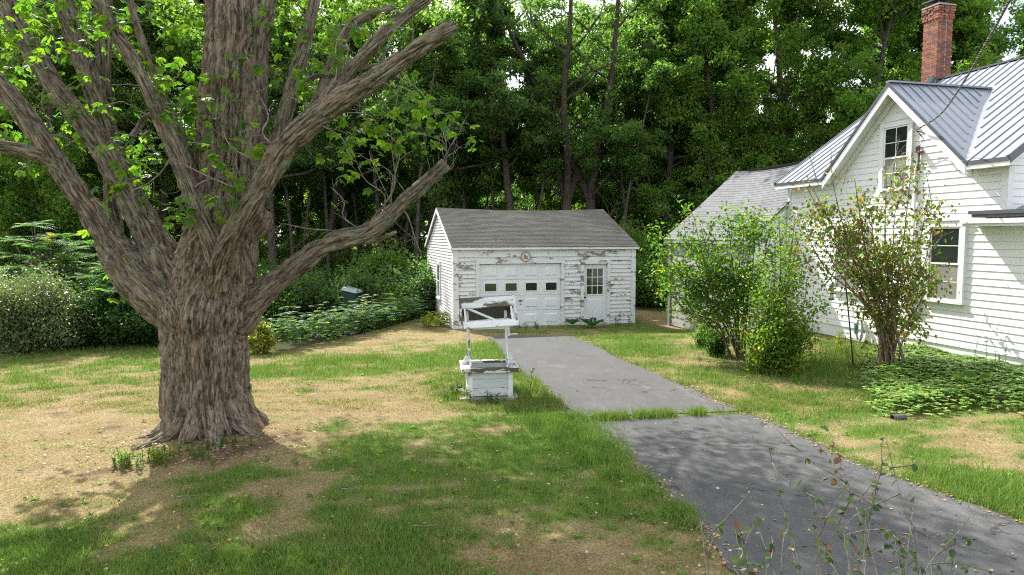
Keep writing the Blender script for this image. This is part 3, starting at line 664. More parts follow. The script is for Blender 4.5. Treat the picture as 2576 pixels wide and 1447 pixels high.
    obj('roof_edge', G().box(XR - .5, XR + 2.6, -.38, -.05, 3.69, 3.758).mesh('roof_edge', M['well_dark']), pr)
    obj('gutter', G().box(XR - .70, XR + 2.6, -.48, -.05, 3.56, 3.66).box(XR - .66, XR + 2.6, -.44, -.05, 3.50, 3.558).mesh('gutter', M['trim']), pr)
    g = G(); g.box(XR + .03, XR + 2.6, .02, D - 1, .35, 3.5); obj('porch_wall', g.mesh('porch_wall', M['siding']), t)
    # chimney
    cx, cyc = -4.22, D / 2 + .1; wch = .56; z0, z1 = 7.55, 10.42
    ch = obj('chimney', G().box(cx - wch / 2 + .012, cx + wch / 2 - .012, cyc - wch / 2 + .012, cyc + wch / 2 - .012, z0, z1 - .02).mesh('chimney', M['mortar']), t)
    bm = G().box(-.087, .087, 0, .095, 0, .062).mesh('brick', M['brick'])
    bh = G().box(-.049, .049, 0, .0955, 0, .062).mesh('brick', M['brick'])
    nc = int((z1 - z0) / .075); cnt = 0; rest = G()
    for i in range(nc):
        z = z0 + i * .075; grow = .0 if i < nc - 5 else (.03 if i < nc - 2 else .05)
        for side in range(4):
            a = side * math.pi / 2; wd_ = wch + grow * 2; full_, half_ = .204, .098
            if i % 2: lay = [(-wd_ / 2 + .102, 1), (0.0, 1), (wd_ / 2 - .102, 1)]
            else: lay = [(-wd_ / 2 + .049, 0), (-wd_ / 2 + .049 + .164, 1), (wd_ / 2 - .102 - .03, 1)]
            for xx, fl in lay:
                mt = Matrix.Translation((cx, cyc, z)) @ Matrix.Rotation(a, 4, 'Z') @ Matrix.Translation((xx + random.uniform(-.002, .002), -wd_ / 2 + random.uniform(-.003, .003), random.uniform(-.001, .001)))
                if side in (0, 1):
                    o = obj('brick', bm if fl else bh, ch); cnt += 1; o.matrix_basis = mt
                else: src = bm if fl else bh; rest.add([tuple(mt @ v_.co) for v_ in src.vertices], [tuple(p.vertices) for p in src.polygons])
    obj('bricks', rest.mesh('bricks', M['brick']), ch, kind='stuff')
    obj('crown', G().box(cx - .33, cx + .33, cyc - .33, cyc + .33, z1, z1 + .04).mesh('crown', M['slab']), ch)
    cap = obj('chimney_cap', G().box(cx - .02, cx + .02, cyc - .02, cyc + .02, z1 + .04, z1 + .1).box(cx - .38, cx + .22, cyc - .28, cyc + .28, z1 + .20, z1 + .23).box(cx - .2, cx + .14, cyc - .16, cyc + .16, z1 + .04, z1 + .14).mesh('chimney_cap', M['metal_trim']), ch)
    for sx in (-.18, .12):
        for sy in (-.14, .14): obj('cap_leg', G().box(cx + sx - .01, cx + sx + .01, cyc + sy - .01, cyc + sy + .01, z1 + .03, z1 + .2).mesh('cap_leg', M['metal_trim']), ch)
    obj('flashing', G().box(cx - .36, cx + .36, cyc - .36, cyc + .36, 7.55, 8.12).mesh('flashing', M['metal_trim']), ch)
    obj('lead_tag', G().box(cx + .1, cx + .26, cyc - .39, cyc - .3, 8.08, 8.26).mesh('lead_tag', M['metal_trim']), ch)
    # utility entry: conduit, insulator bracket, meter box
    def on_wall(name, label, cat, mesh_parts, x, z):
        e = thing(name, label, cat, tuple(hworld(x, -.03, z)), HR)
        for nm, me in mesh_parts: obj(nm, me, e)
        return e
    on_wall('electric_meter', 'white electric meter box with red tag on the house wall behind the brown-leaved shrub', 'meter', [
        ('box', G().box(-.14, .14, -.12, 0, -.30, .28).mesh('box', M['trim'])), ('dial', G().disc((0, .08), .10, -.2, -.12, 20).mesh('dial', M['glass'])),
        ('tag', G().box(-.06, .08, -.125, -.12, -.24, -.12).mesh('tag', M['red'])), ('conduit', G().box(.0, .06, -.07, -.01, .28, 3.2).mesh('conduit', M['trim'])), ('cable_cover', G().box(.18, .30, -.06, 0, -.5, .35).mesh('cable_cover', M['trim']))], -.37, 1.87)
    on_wall('insulator_bracket', 'rusty insulator bracket with looping wires beside the gable window', 'bracket', [
        ('bracket', G().box(-.02, .14, -.14, -.0, -.03, .0).box(-.015, .015, -.04, 0, -.5, .16).mesh('bracket', M['stem'])),
        ('insulator', G().tube([(.0, -.09, 0), (.0, -.09, .13)], .035, 8).mesh('insulator', M['stem'])),
        ('wire', G().tube(catmull([(.0, -.09, .02), (.14, -.12, .03), (.26, -.14, .16), (.27, -.2, .32), (.19, -.30, .46)], .04), .007, 5).tube(catmull([(.0, -.09, .04), (.12, -.14, .1), (.2, -.14, .24), (.22, -.22, .38), (.19, -.31, .46)], .04), .007, 5).tube(catmull([(.0, -.05, .0), (-.14, -.06, .02), (-.17, -.05, -.3), (-.1, -.05, -.5)], .05), .006, 5).mesh('wire', M['cable']))], -.28, 5.36)
    # garden hose coil and cellar vent
    hp = []
    for k in range(120):
        a = k / 20 * 2 * math.pi; hp.append((.11 * math.cos(a) * (1 + .12 * math.sin(k)), -.06 - .05 * (k / 120) - .02 * math.sin(k * .7), -.27 + .30 * math.sin(a) - .05 * (k % 40) / 40))
    on_wall('garden_hose', 'coiled grey and green garden hose hanging low on the house wall', 'hose', [('coil', G().tube(hp, .014, 6).mesh('coil', simple('grey_hose', (.35, .38, .38), .35))),
        ('hook', G().box(-.02, .02, -.08, 0, -.02, .02).mesh('hook', M['black'])), ('strap', G().box(-.13, -.08, -.15, -.05, -.4, -.15).mesh('strap', simple('teal_plastic', (.02, .14, .12), .4)))], -1.95, .98)
    vt = obj('cellar_vent', G().box(-1.5, -1.15, .02, .05, .42, .64).mesh('cellar_vent', M['black']), t)
    return t
house()
# overhead service cable
def cable():
    a = hworld(-.09, -.38, 5.84)
    pts = [np.array(a), PY(2366, 287, a.y - 1.3), PY(2428, 200, a.y - 4.6), PY(2487, 97, a.y - 7.2), PY(2548, -15, a.y - 9.2), PY(2640, -190, a.y - 11.2), PY(2900, -640, 3.0)]
    c = catmull(pts, .02); T, A, B = frames(c); s_ = np.cumsum(np.r_[0, np.linalg.norm(np.diff(c, axis=0), axis=1)]); g = G()
    t = thing('service_cable', 'thick twisted overhead power cable running from the upper right to the gable', 'cable', (0, 0, 0))
    for k in range(3):
        ph = s_ * 2 * math.pi / .42 + k * 2.094; q = c + (A * np.cos(ph)[:, None] + B * np.sin(ph)[:, None]) * .0115
        obj('strand', G().tube(q[::4], .0095, 6).mesh('strand', M['cable'] if k else simple('bare_aluminium_strand', (.2, .19, .18), .5)), t)
    obj('clamp', G().beam(a, hworld(.1, -.05, 5.72), .02, .02).mesh('clamp', M['metal_trim']), t)
cable()
# ------------------------------------------------------------------ the weathered shed
def shed():
    # local x along eave towards viewer, y inward
    so = PY(1684, 817, 27.0)
    t = thing('shed', 'weathered unpainted shed with sagging grey shingle roof behind the house', 'shed', (so[0], so[1], so[2]), HR)
    Ls, D, HE = 5.4, 6.0, 3.46; RY = 2.96; ZR = 6.12
    g = G(); g.box(.02, Ls - .02, .02, D, -.2, HE - .02)
    for x in (.02, Ls - .12): g.add([(x, 0.02, HE - .03), (x, D, HE - .03), (x, RY, ZR - .15), (x + .1, .02, HE - .03), (x + .1, D, HE - .03), (x + .1, RY, ZR - .15)], [(0, 2, 1), (3, 4, 5), (0, 1, 4, 3), (1, 2, 5, 4), (2, 0, 3, 5)])
    obj('wall', g.mesh('wall', M['old_wood']), t)
    rows = []; z = .02
    while z < HE - .1: h_ = random.uniform(.24, .36); rows.append((z, min(z + h_, HE))); z += h_
    siding(t, rows, lambda a, b_: cut([(.14, Ls, None, None)], [(1.22, 2.0, 0, .88)], a, b_), M['old_wood'], t0=.03, t1=.012, lap=.0, jit=.004)
    for i in range(5): obj('vertical_board', G().box(1.23 + i * .152, 1.23 + i * .152 + .146, -.035 - random.uniform(0, .006), 0, .02, .86).mesh('vertical_board', M['old_wood']), t)
    obj('corner_post', G().box(-.06, .13, -.07, .06, -.05, HE - .02).mesh('corner_post', simple('grey_post', (.20, .19, .19), .9, var=.25, bump=.4)), t)
    # six light window
    fr = obj('window_frame', G().box(1.20, 1.29, -.07, 0, .90, 1.95).box(1.88, 1.98, -.07, 0, .90, 1.95).box(1.2, 1.98, -.075, 0, 1.95, 2.04).box(1.16, 2.02, -.10, 0, .80, .90).mesh('window_frame', M['old_wood']), t)
    for i in range(3):
        for k in range(3): obj('pane', G().box(1.30 + k * .193, 1.30 + k * .193 + .18, -.045, -.037, .92 + i * .34, .92 + i * .34 + .32).mesh('pane', M['glass']), fr)
    g = G()
    for k in range(4): g.box(1.285 + k * .193, 1.30 + k * .193, -.055, -.033, .9, 1.95)
    for i in range(4): g.box(1.29, 1.88, -.056, -.034, .9 + i * .34, .92 + i * .34)
    obj('muntin', g.mesh('muntin', M['trim']), fr)
    # near end wall white boards
    xfr = Matrix.Translation((Ls, 0, 0)) @ Matrix.Rotation(R(90), 4, 'Z')
    rows2 = [(.05 + i * .152, .05 + (i + 1) * .152) for i in range(36)]
    def sp(z0, z1):
        if z1 < HE: return [(.0, 2.3, None, None)]
        k = RY / (ZR - .15 - HE); a0 = (max(z0, HE) - HE) * k; a1 = (z1 - HE) * k
        return [(a0, 2.4, a1, 2.4)] if a1 < 2.2 else []
    siding(t, rows2, sp, M['siding'], xf=xfr, t0=.026, t1=.004)
    # roof
    E_ = -.22; ze = HE + .02 - .1; L0, L1 = -.22, Ls + .12; SL = math.hypot(RY - E_, ZR - ze)
    sag = lambda a, b_: -.16 * math.sin(math.pi * min(1, max(0, a)) ** .85) * b_
    us = Vector((0, (RY - E_) / SL, (ZR - ze) / SL)); nn = Vector((0, -us[2], us[1])); Wd = L1 - L0
    P = lambda a, b_, h_=0: Vector((L0 + a * Wd, E_, ze)) + us * (b_ * SL) + nn * h_ + Vector((0, 0, sag(a, b_)))
    na, nb = 12, 6; V = []; Fc = []
    for h_ in (0, -.06):
        for i in range(na + 1):
            for k in range(nb + 1): V.append(tuple(P(i / na, k / nb, h_)))
    m_ = (na + 1) * (nb + 1); idx = lambda i, k, s_=0: s_ * m_ + i * (nb + 1) + k
    for i in range(na):
        for k in range(nb): Fc.append((idx(i, k), idx(i + 1, k), idx(i + 1, k + 1), idx(i, k + 1))); Fc.append((idx(i, k + 1, 1), idx(i + 1, k + 1, 1), idx(i + 1, k, 1), idx(i, k, 1)))
    for k in range(nb): Fc.append((idx(0, k), idx(0, k + 1), idx(0, k + 1, 1), idx(0, k, 1))); Fc.append((idx(na, k + 1), idx(na, k), idx(na, k, 1), idx(na, k + 1, 1)))
    for i in range(na): Fc.append((idx(i + 1, 0), idx(i, 0), idx(i, 0, 1), idx(i + 1, 0, 1)))
    g = G(); g.V = V; g.F = Fc; rf = obj('roof', g.mesh('roof', M['shingle2']), t)
    g = G().add([tuple(P(0, 1)), tuple(P(1, 1)), (L1, D + .3, ze), (L0, D + .3, ze)], [(0, 1, 2, 3)]); obj('rear_roof', g.mesh('rear_roof', M['shingle2']), t)
    expo, tab = .155, .305; rows_ = int(SL / expo); sm = G().hexa([(-tab / 2 + .004, 0, 0), (tab / 2 - .004, 0, 0), (tab / 2 - .004, expo * 1.2, -.004), (-tab / 2 + .004, expo * 1.2, -.004), (-tab / 2 + .004, 0, .016), (tab / 2 - .004, 0, .016), (tab / 2 - .004, expo * 1.2, .005), (-tab / 2 + .004, expo * 1.2, .005)]).mesh('shingle', M['shingle2'])
    sites = []
    for i in range(rows_):
        x = tab * (.5 if i % 2 else 1.0) - tab / 2
        while x < Wd: sites.append(((x + (0 if True else 0)) / Wd, i * expo / SL)); x += tab
    sites = [s_ for s_ in sites if .01 < s_[0] < .985]
    sites.sort(key=lambda q: q[0] * .2 - q[1]); ind = sites[:298]; rest = sites[298:]
    def mat_at(a, b_):
        o = P(a, b_, .003); e1 = (P(a + .01, b_, .003) - P(a - .01, b_, .003)).normalized(); e2 = (P(a, b_ + .02, .003) - P(a, b_, .003)).normalized(); e3 = e1.cross(e2).normalized(); e2 = e3.cross(e1)
        mt = Matrix((e1, e2, e3)).transposed().to_4x4(); mt.translation = o; return mt
    for a, b_ in ind: o = obj('shingle', sm, rf); o.matrix_basis = mat_at(a, b_) @ Matrix.Rotation(random.uniform(-.006, .006), 4, 'Z')
    g = G(); base = [v_.co.copy() for v_ in sm.vertices]
    for a, b_ in rest: mt = mat_at(a, b_); g.add([tuple(mt @ c_) for c_ in base], [tuple(p.vertices) for p in sm.polygons])
    if rest: obj('shingles', g.mesh('shingles', M['shingle2']), rf, kind='stuff')
    obj('ridge_cap', G().tube([tuple(P(a, 1.0, .01)) for a in np.linspace(0, 1, 14)], .03, 6).mesh('ridge_cap', M['shingle2']), rf)
    obj('rake_board', G().tube([tuple(P(-.004, b_, -.05)) for b_ in np.linspace(0, 1, 6)], .03, 4).mesh('rake_board', M['old_wood']), t)
    obj('fascia_board', G().box(L0 + .05, L1, E_ + .01, E_ + .03, ze - .12, ze - .02).mesh('fascia_board', M['old_wood']), t)
shed()
# ------------------------------------------------------------------ the wishing well
def well():
    p = PT_(1230, 1006); t = thing('wishing_well', 'white peeling wooden wishing well with broken little roof on the lawn', 'wishing well', (p[0] - .02, p[1] + .45, p[2]), R(7))
    obj('base_slab', G().box(-.62, .56, -.50, .45, -.10, .05).mesh('base_slab', M['slab']), t)
    W2, D2, zb, zt = .45, .40, .05, .60
    for sy, nm in ((-1, 'f'), (1, 'b')):
        for i in range(3):
            z0 = zb + i * .183; obj('box_board', G().box(-W2 + .085, W2 - .085, sy * D2 - .02, sy * D2 + .02, z0 + .003 + (.02 if i == 0 else 0), z0 + .18).mesh('box_board', M['well_box']), t)
    for sx in (-1, 1):
        for i in range(3): z0 = zb + i * .183; obj('box_board', G().box(sx * (W2 - .02) - .02, sx * (W2 - .02) + .02, -D2 + .021, D2 - .021, z0 + .003, z0 + .18).mesh('box_board', M['well_box']), t)
        for sy in (-1, 1): obj('corner_trim', G().box(sx * (W2 - .045) - .045, sx * (W2 - .045) + .045, sy * (D2 + .012) - .022, sy * (D2 + .012) + .022, zb - .01, zt).mesh('corner_trim', M['peel']), t)
    for x0, x1, y0, y1 in ((-.55, .55, -.50, -.36), (-.55, .55, .36, .50), (-.55, -.40, -.359, .359), (.40, .55, -.359, .359)):
        for k in range(1): obj('rim_board', G().box(x0, x1, y0, y1, zt + .002, zt + .045).mesh('rim_board', M['peel_well']), t)
    obj('rim_edge', G().box(-.56, .56, -.535, -.501, zt - .035, zt + .05).mesh('rim_edge', M['peel_well']), t)
    for sx in (-1, 1): obj('rim_edge', G().box(sx * .568 - .017, sx * .568 + .017, -.535, .52, zt - .035, zt + .04).mesh('rim_edge', M['peel_well']), t)
    obj('lid', G().box(-.40, .40, -.36, .36, zt - .42, zt - .40).mesh('lid', M['well_dark']), t)
    for sx in (-1, 1):
        obj('upright', G().beam((sx * .385, .0, zt + .045), (sx * .395 - .045, .02, 1.75), .05, .10, up=(0, 1, 0)).mesh('upright', M['peel']), t)
        br = [(sx * .41, zt + .046), (sx * .56, zt + .046), (sx * .56, zt + .07), (sx * .41, zt + .33)]
        obj('bracket', G().prism(br if sx < 0 else br[::-1], -.02, .02).mesh('bracket', M['peel']), t)
        by = G(); by.add([(sx * .385 + q, yy, zz) for q in (-.012, .012) for yy, zz in ((-.05, zt + .046), (-.26, zt + .046), (-.26, zt + .08), (-.05, zt + .30))], [(0, 1, 2, 3), (7, 6, 5, 4), (1, 0, 4, 5), (2, 1, 5, 6), (3, 2, 6, 7), (0, 3, 7, 4)])
        obj('bracket', by.mesh('bracket', M['peel']), t)
    obj('crossbar', G().box(-.33, .40, -.03, .03, 1.37, 1.49).mesh('crossbar', M['peel']), t)
    obj('crank', G().box(.40, .44, -.02, .02, 1.22, 1.50).box(.44, .60, -.012, .012, 1.25, 1.275).mesh('crank', M['peel']), t)
    # little roof, slumped toward the viewer and to one side
    rt = Matrix.Translation((-.02, .0, 1.60)) @ Euler((R(9), R(-3.0), 0)).to_matrix().to_4x4()
    rf = obj('little_roof', G().beam((-.56, .02, .42), (.56, .02, .42), .05, .04).mesh('little_roof', M['peel_well']), t); rf.matrix_basis = rt
    up = lambda f_: (-.50 * f_, .43 - .45 * f_)       # front slope: y, z at fraction down
    def rb(name, f0, f1, x0, x1, m, off=0.0):
        (y0, z0), (y1, z1) = up(f0), up(f1)
        g = G().hexa([(x0, y1, z1 + off), (x1, y1, z1 + off), (x1, y0, z0 + off), (x0, y0, z0 + off), (x0, y1 - .012, z1 + .02 + off), (x1, y1 - .012, z1 + .02 + off), (x1, y0 - .012, z0 + .02 + off), (x0, y0 - .012, z0 + .02 + off)])
        obj(name, g.mesh(name, m), rf)
    rb('roof_board', .0, .17, -.56, .56, M['peel_well']); rb('roof_board', .18, .36, -.56, .57, M['peel_well'], .002); rb('roof_board', .84, 1.06, -.52, .58, M['peel'], .0)
    for f0 in (.0, .22, .44, .66, .88, 1.1, 1.32):       # back slope, seen from inside
        y0, z0 = .50 * f0 + .02, .43 - .45 * f0; y1, z1 = .50 * (f0 + .205) + .02, .43 - .45 * (f0 + .205)
        obj('roof_board', G().hexa([(-.55, y0, z0), (.55, y0, z0), (.55, y1, z1), (-.55, y1, z1), (-.55, y0, z0 + .02), (.55, y0, z0 + .02), (.55, y1, z1 + .02), (-.55, y1, z1 + .02)]).mesh('roof_board', M['well_dark']), rf)
    for sx in (-1, 1):
        x = sx * .55; q = .022
        for sg in (-1, 1): obj('rake_trim', G().beam((x, 0, .44), (x, sg * .52, -.03), .035, .075).mesh('rake_trim', M['peel_well']), rf)
        obj('rafter', G().beam((sx * .47, -.01, .41), (sx * .47, -.48, -.02), .035, .045).mesh('rafter', M['peel']), rf)
        obj('ceiling_joist', G().box(sx * .47 - .02, sx * .47 + .02, -.45, .45, -.03, .02).mesh('ceiling_joist', M['well_dark']), rf)
    obj('loose_slat', G().beam((-.42, -.16, .28), (.18, -.40, .03), .055, .018, up=(0, -.5, 1)).mesh('loose_slat', M['well_box']), rf)
well()
# ------------------------------------------------------------------ bin, bird feeder, drain pipe, window litter
def small_things():
    p = PY(886, 790, 27.5); z0 = gz(p[0], p[1])
    t = thing('garbage_bin', 'dark green bin with pale tilted lid among the bushes', 'bin', (p[0], p[1], z0), R(-12))
    zt = PY(886, 722, 27.5)[2]; zb = zt - 1.0
    bd = obj('body', G().hexa([(-.24, -.24, 0), (.24, -.24, 0), (.24, .24, 0), (-.24, .24, 0), (-.29, -.29, zt - z0 - .1), (.29, -.29, zt - z0 - .22), (.29, .29, zt - z0 - .22), (-.29, .29, zt - z0 - .1)]).mesh('body', simple('dark_green_plastic', (.012, .035, .035), .5)), t)
    obj('lid', G().hexa([(-.33, -.33, zt - z0 - .10), (.33, -.33, zt - z0 - .23), (.33, .33, zt - z0 - .23), (-.33, .33, zt - z0 - .10), (-.24, -.30, zt - z0 + .02), (.31, -.30, zt - z0 - .14), (.31, .3, zt - z0 - .14), (-.24, .3, zt - z0 + .02)]).mesh('lid', simple('grey_lid_plastic', (.38, .42, .42), .5)), t)
    obj('handle', G().tube([(-.3, -.1, zt - z0 - .05), (-.12, -.1, zt - z0 + .45)], .012, 5).mesh('handle', M['twig']), t)
    # shepherd's hook with feeder
    a = PT_(2148, 926); t = thing('shepherds_hook', 'black metal shepherd\'s hook pole standing in the grass by the house', 'pole', tuple(a))
    top = PY(2126, 700, a[1]) - a; top2 = PY(2122, 640, a[1]) - a
    f0 = PY(2093, 712, a[1]) - a
    obj('pole', G().tube([(0, 0, -.05), tuple(top * .5), tuple(top)], .016, 8).mesh('pole', M['black']), t)
    arc = catmull([top, top + np.array([-.04, 0, .22]), top + np.array([-.14, 0, .30]), np.array([f0[0] - .02, 0, f0[2] + .16]), np.array([f0[0], 0, f0[2] + .03]), np.array([f0[0] + .05, 0, f0[2] + .0])], .03)
    obj('hook', G().tube(arc, .011, 6).mesh('hook', M['black']), t)
    fw = a + np.array([f0[0], 0, f0[2]]); t = thing('bird_feeder', 'white and cream tube bird feeder hanging from the black hook', 'bird feeder', tuple(fw))
    obj('tube', G().tube([(0, 0, -.36), (0, 0, -.08)], .045, 12).mesh('tube', M['cream']), t)
    obj('cap', G().tube([(0, 0, -.09), (0, 0, -.07), (0, 0, -.01), (0, 0, .01)], [.06, .085, .07, .02], 12).mesh('cap', M['trim']), t)
    obj('tray', G().tube([(0, 0, -.40), (0, 0, -.36)], .065, 12).mesh('tray', M['black']), t)
    for z in (-.15, -.26): obj('perch', G().box(-.07, .07, -.055, -.04, z, z + .03).mesh('perch', M['stem']), t)
    # drain pipe
    a = PT_(2245, 1056); t = thing('drain_pipe', 'black corrugated drain pipe end poking out of the ground cover', 'pipe', (a[0], a[1], a[2] + .03), R(15))
    g = G(); n = 14
    P_ = [(.0 + i * .02, 0, 0) for i in range(14)]; g.tube(P_, [.062 if i % 2 else .055 for i in range(14)], 14, False); obj('pipe', g.mesh('pipe', M['cable'], False), t)
    obj('rim', G().tube([(.0, .058 * math.cos(k * math.pi / 8), .058 * math.sin(k * math.pi / 8)) for k in range(17)], .008, 5, False).mesh('rim', M['metal_trim']), t)
small_things()
# ------------------------------------------------------------------ vegetation generators
LEAF = np.array([[0, 0, 0], [.26, .32, .05], [0, 1, -.03], [-.26, .32, .05]])   # folded leaf: stem, sides, tip
def unit(v_): return v_ / (np.linalg.norm(v_, axis=-1, keepdims=True) + 1e-9)
def leaf_mesh(name, P, Dr, Nr, size, col, mat, wide=1.0):
    """P base points, Dr direction, Nr normals, size, col(n,3)"""
    n = len(P); Dr = unit(Dr); Sd = unit(np.cross(Dr, Nr)); Nn = np.cross(Sd, Dr); size = np.broadcast_to(size, (n,))[:, None]
    V = np.stack([P + (Sd * (LEAF[k, 0] * wide) + Dr * LEAF[k, 1] + Nn * LEAF[k, 2]) * size for k in range(4)], 1)
    i = np.arange(n)[:, None] * 4; L = np.stack([i + 0, i + 1, i + 2, i + 0, i + 2, i + 3], -1).reshape(-1)
    c = np.repeat(np.c_[col, np.ones(n)], 4, 0); return rawmesh(name, V.reshape(-1, 3), L, np.full(2 * n, 3), {'col': c}, False, [mat])
def leafcols(n, r, base, var=.35, yel=.12):
    base = np.array(base); k = r.random(n)[:, None]; c = base * (1 - var + 2 * var * k)
    y = (r.random(n) < yel)[:, None]; return np.where(y, c * np.array([1.9, 1.35, .8]), c)
def tubes_mesh(name, segs, mat, n=6):
    """segs: list of (points, radii)"""
    Vs, Ls, qs = [], [], []; off = 0
    for s_ in segs:
        P_, rd = s_[0], s_[1]; nn = s_[2] if len(s_) > 2 else n
        V, L, N, q = tube_np(P_, rd, nn, None); Vs.append(V); Ls.append(L + off); qs.append(q); off += len(V)
    L = np.concatenate(Ls); return rawmesh(name, np.concatenate(Vs), L, np.full(len(L), 4), {'bk': np.concatenate(qs)}, True, [mat])
def wander(p0, d0, length, n, r, wob=.25, up=.0):
    d = np.array(d0, float); d /= np.linalg.norm(d); p = np.array(p0, float); out = [p.copy()]; st = length / n
    for i in range(n):
        d = d + r.normal(0, wob, 3) * .5 + np.array([0, 0, up]); d /= np.linalg.norm(d); p = p + d * st; out.append(p.copy())
    return np.array(out)
def tree_proto(seed, Ht, r0, crown0, spread, nleaf, leafs, base, limbs=16, fork=None, lean=(0, 0), yel=.1, flat=.55, sparse=1.0):
    r = np.random.default_rng(seed); segs = []; tips = []
    def trunk(p0, d, L, rad, first):
        tr = wander(p0, d, L, 12, r, .09, .03); rr = rad * (1 - np.linspace(0, 1, 13) ** 1.3 * .85)
        if first: rr[0] *= 1.35
        segs.append((tr, rr, 9)); return tr, rr
    stems = [trunk((0, 0, -.3), (lean[0], lean[1], 1), Ht * (.95 if not fork else fork), r0, True)]
    if fork:
        e = stems[0][0][-1]; rad = stems[0][1][0] * .55; stems[0][1][:] = np.linspace(stems[0][1][0], rad * 1.2, 13); a0 = r.uniform(0, 6.28)
        for k in range(2 + (seed % 2)):
            a = a0 + k * 2.3; stems.append(trunk(e - np.array([0, 0, .1]), (math.cos(a) * .42, math.sin(a) * .42, 1), Ht * (1 - fork) * 1.05, rad, False))
    for (tr, rr) in stems:
        for i in range(limbs if not fork else int(limbs / 1.7)):
            f = r.uniform(0, 1); k = f * 12; i0 = min(11, int(k)); p = tr[i0] + (tr[i0 + 1] - tr[i0]) * (k - i0)
            if p[2] < crown0 * Ht: 
                if r.random() < .75: continue
            a = r.uniform(0, 6.28); hfrac = (p[2] / Ht); ln = spread * (1.05 - .75 * max(0, hfrac - .35)) * r.uniform(.55, 1.1)
            br = wander(p, (math.cos(a), math.sin(a), r.uniform(.25, .9)), ln, 7, r, .28, .05); b0 = rr[i0] * .42 + .02
            segs.append((br, np.linspace(b0, .015, 8), 5))
            for q in range(5):
                j = r.integers(2, 8); d = br[min(7, j)] - br[j - 1] + r.normal(0, .5, 3); sb = wander(br[j], d, ln * r.uniform(.25, .5), 4, r, .35, .03)
                segs.append((sb, np.linspace(.03, .008, 5), 4)); tips += [sb[-1], sb[2], (sb[3] + sb[-1]) / 2]
            tips += [br[-1], br[-2], br[5]]
    tips = np.array(tips); tips = tips[tips[:, 2] > crown0 * Ht * .8]
    if sparse < 1: tips = tips[r.random(len(tips)) < sparse]
    ci = r.integers(0, len(tips), nleaf); rad = r.uniform(.35, .85, len(tips))[ci]
    o = r.normal(0, 1, (nleaf, 3)); o = o / np.linalg.norm(o, axis=1)[:, None] * (r.random(nleaf) ** .45)[:, None] * rad[:, None]; o[:, 2] *= flat
    P_ = tips[ci] + o; cc = leafcols(nleaf, r, base, .3, yel) * (0.75 + .5 * r.random(len(tips)))[ci][:, None]
    Dr = r.normal(0, 1, (nleaf, 3)); Dr[:, 2] -= .5; Nr = r.normal(0, .55, (nleaf, 3)); Nr[:, 2] += .9
    return tubes_mesh('trunk', segs, M['bark_w']), leaf_mesh('crown', P_, Dr, Nr, leafs * r.uniform(.7, 1.3, nleaf), cc, M['leaf'], 1.2)
def plant_tree(proto, loc, rz, sc, name, label, cat='tree', group=None):
    t = thing(name, label, cat, loc, rz, group); t.scale = (sc, sc, sc)
    obj('trunk', proto[0], t); obj('crown', proto[1], t); return t
DG = (.065, .118, .042); MG = (.08, .15, .042); BG_ = (.095, .175, .042)
protos = [
    tree_proto(11, 19, .26, .38, 4.2, 30000, .19, DG, 26),
    tree_proto(12, 20, .30, .30, 4.8, 30000, .19, MG, 24, fork=.34, yel=.12),
    tree_proto(13, 19, .24, .42, 4.0, 22000, .18, MG, 26, lean=(.08, 0), sparse=.8),
    tree_proto(14, 20, .28, .10, 4.8, 62000, .20, BG_, 52, yel=.25, flat=.8),
    tree_proto(15, 19, .30, .40, 4.6, 18000, .18, MG, 22, fork=.28, sparse=.65),
    tree_proto(16, 17, .14, .45, 2.8, 9000, .22, MG, 18),
]
def ptree(dx, Y, pi, sc, label, rz=None, name='woodland_tree', group=None):
    x = (dx - CX) / F * Y; return plant_tree(protos[pi], (x, Y, gz(x, Y) - .1), random.uniform(0, 6.28) if rz is None else rz, sc, name, label, 'tree', group)
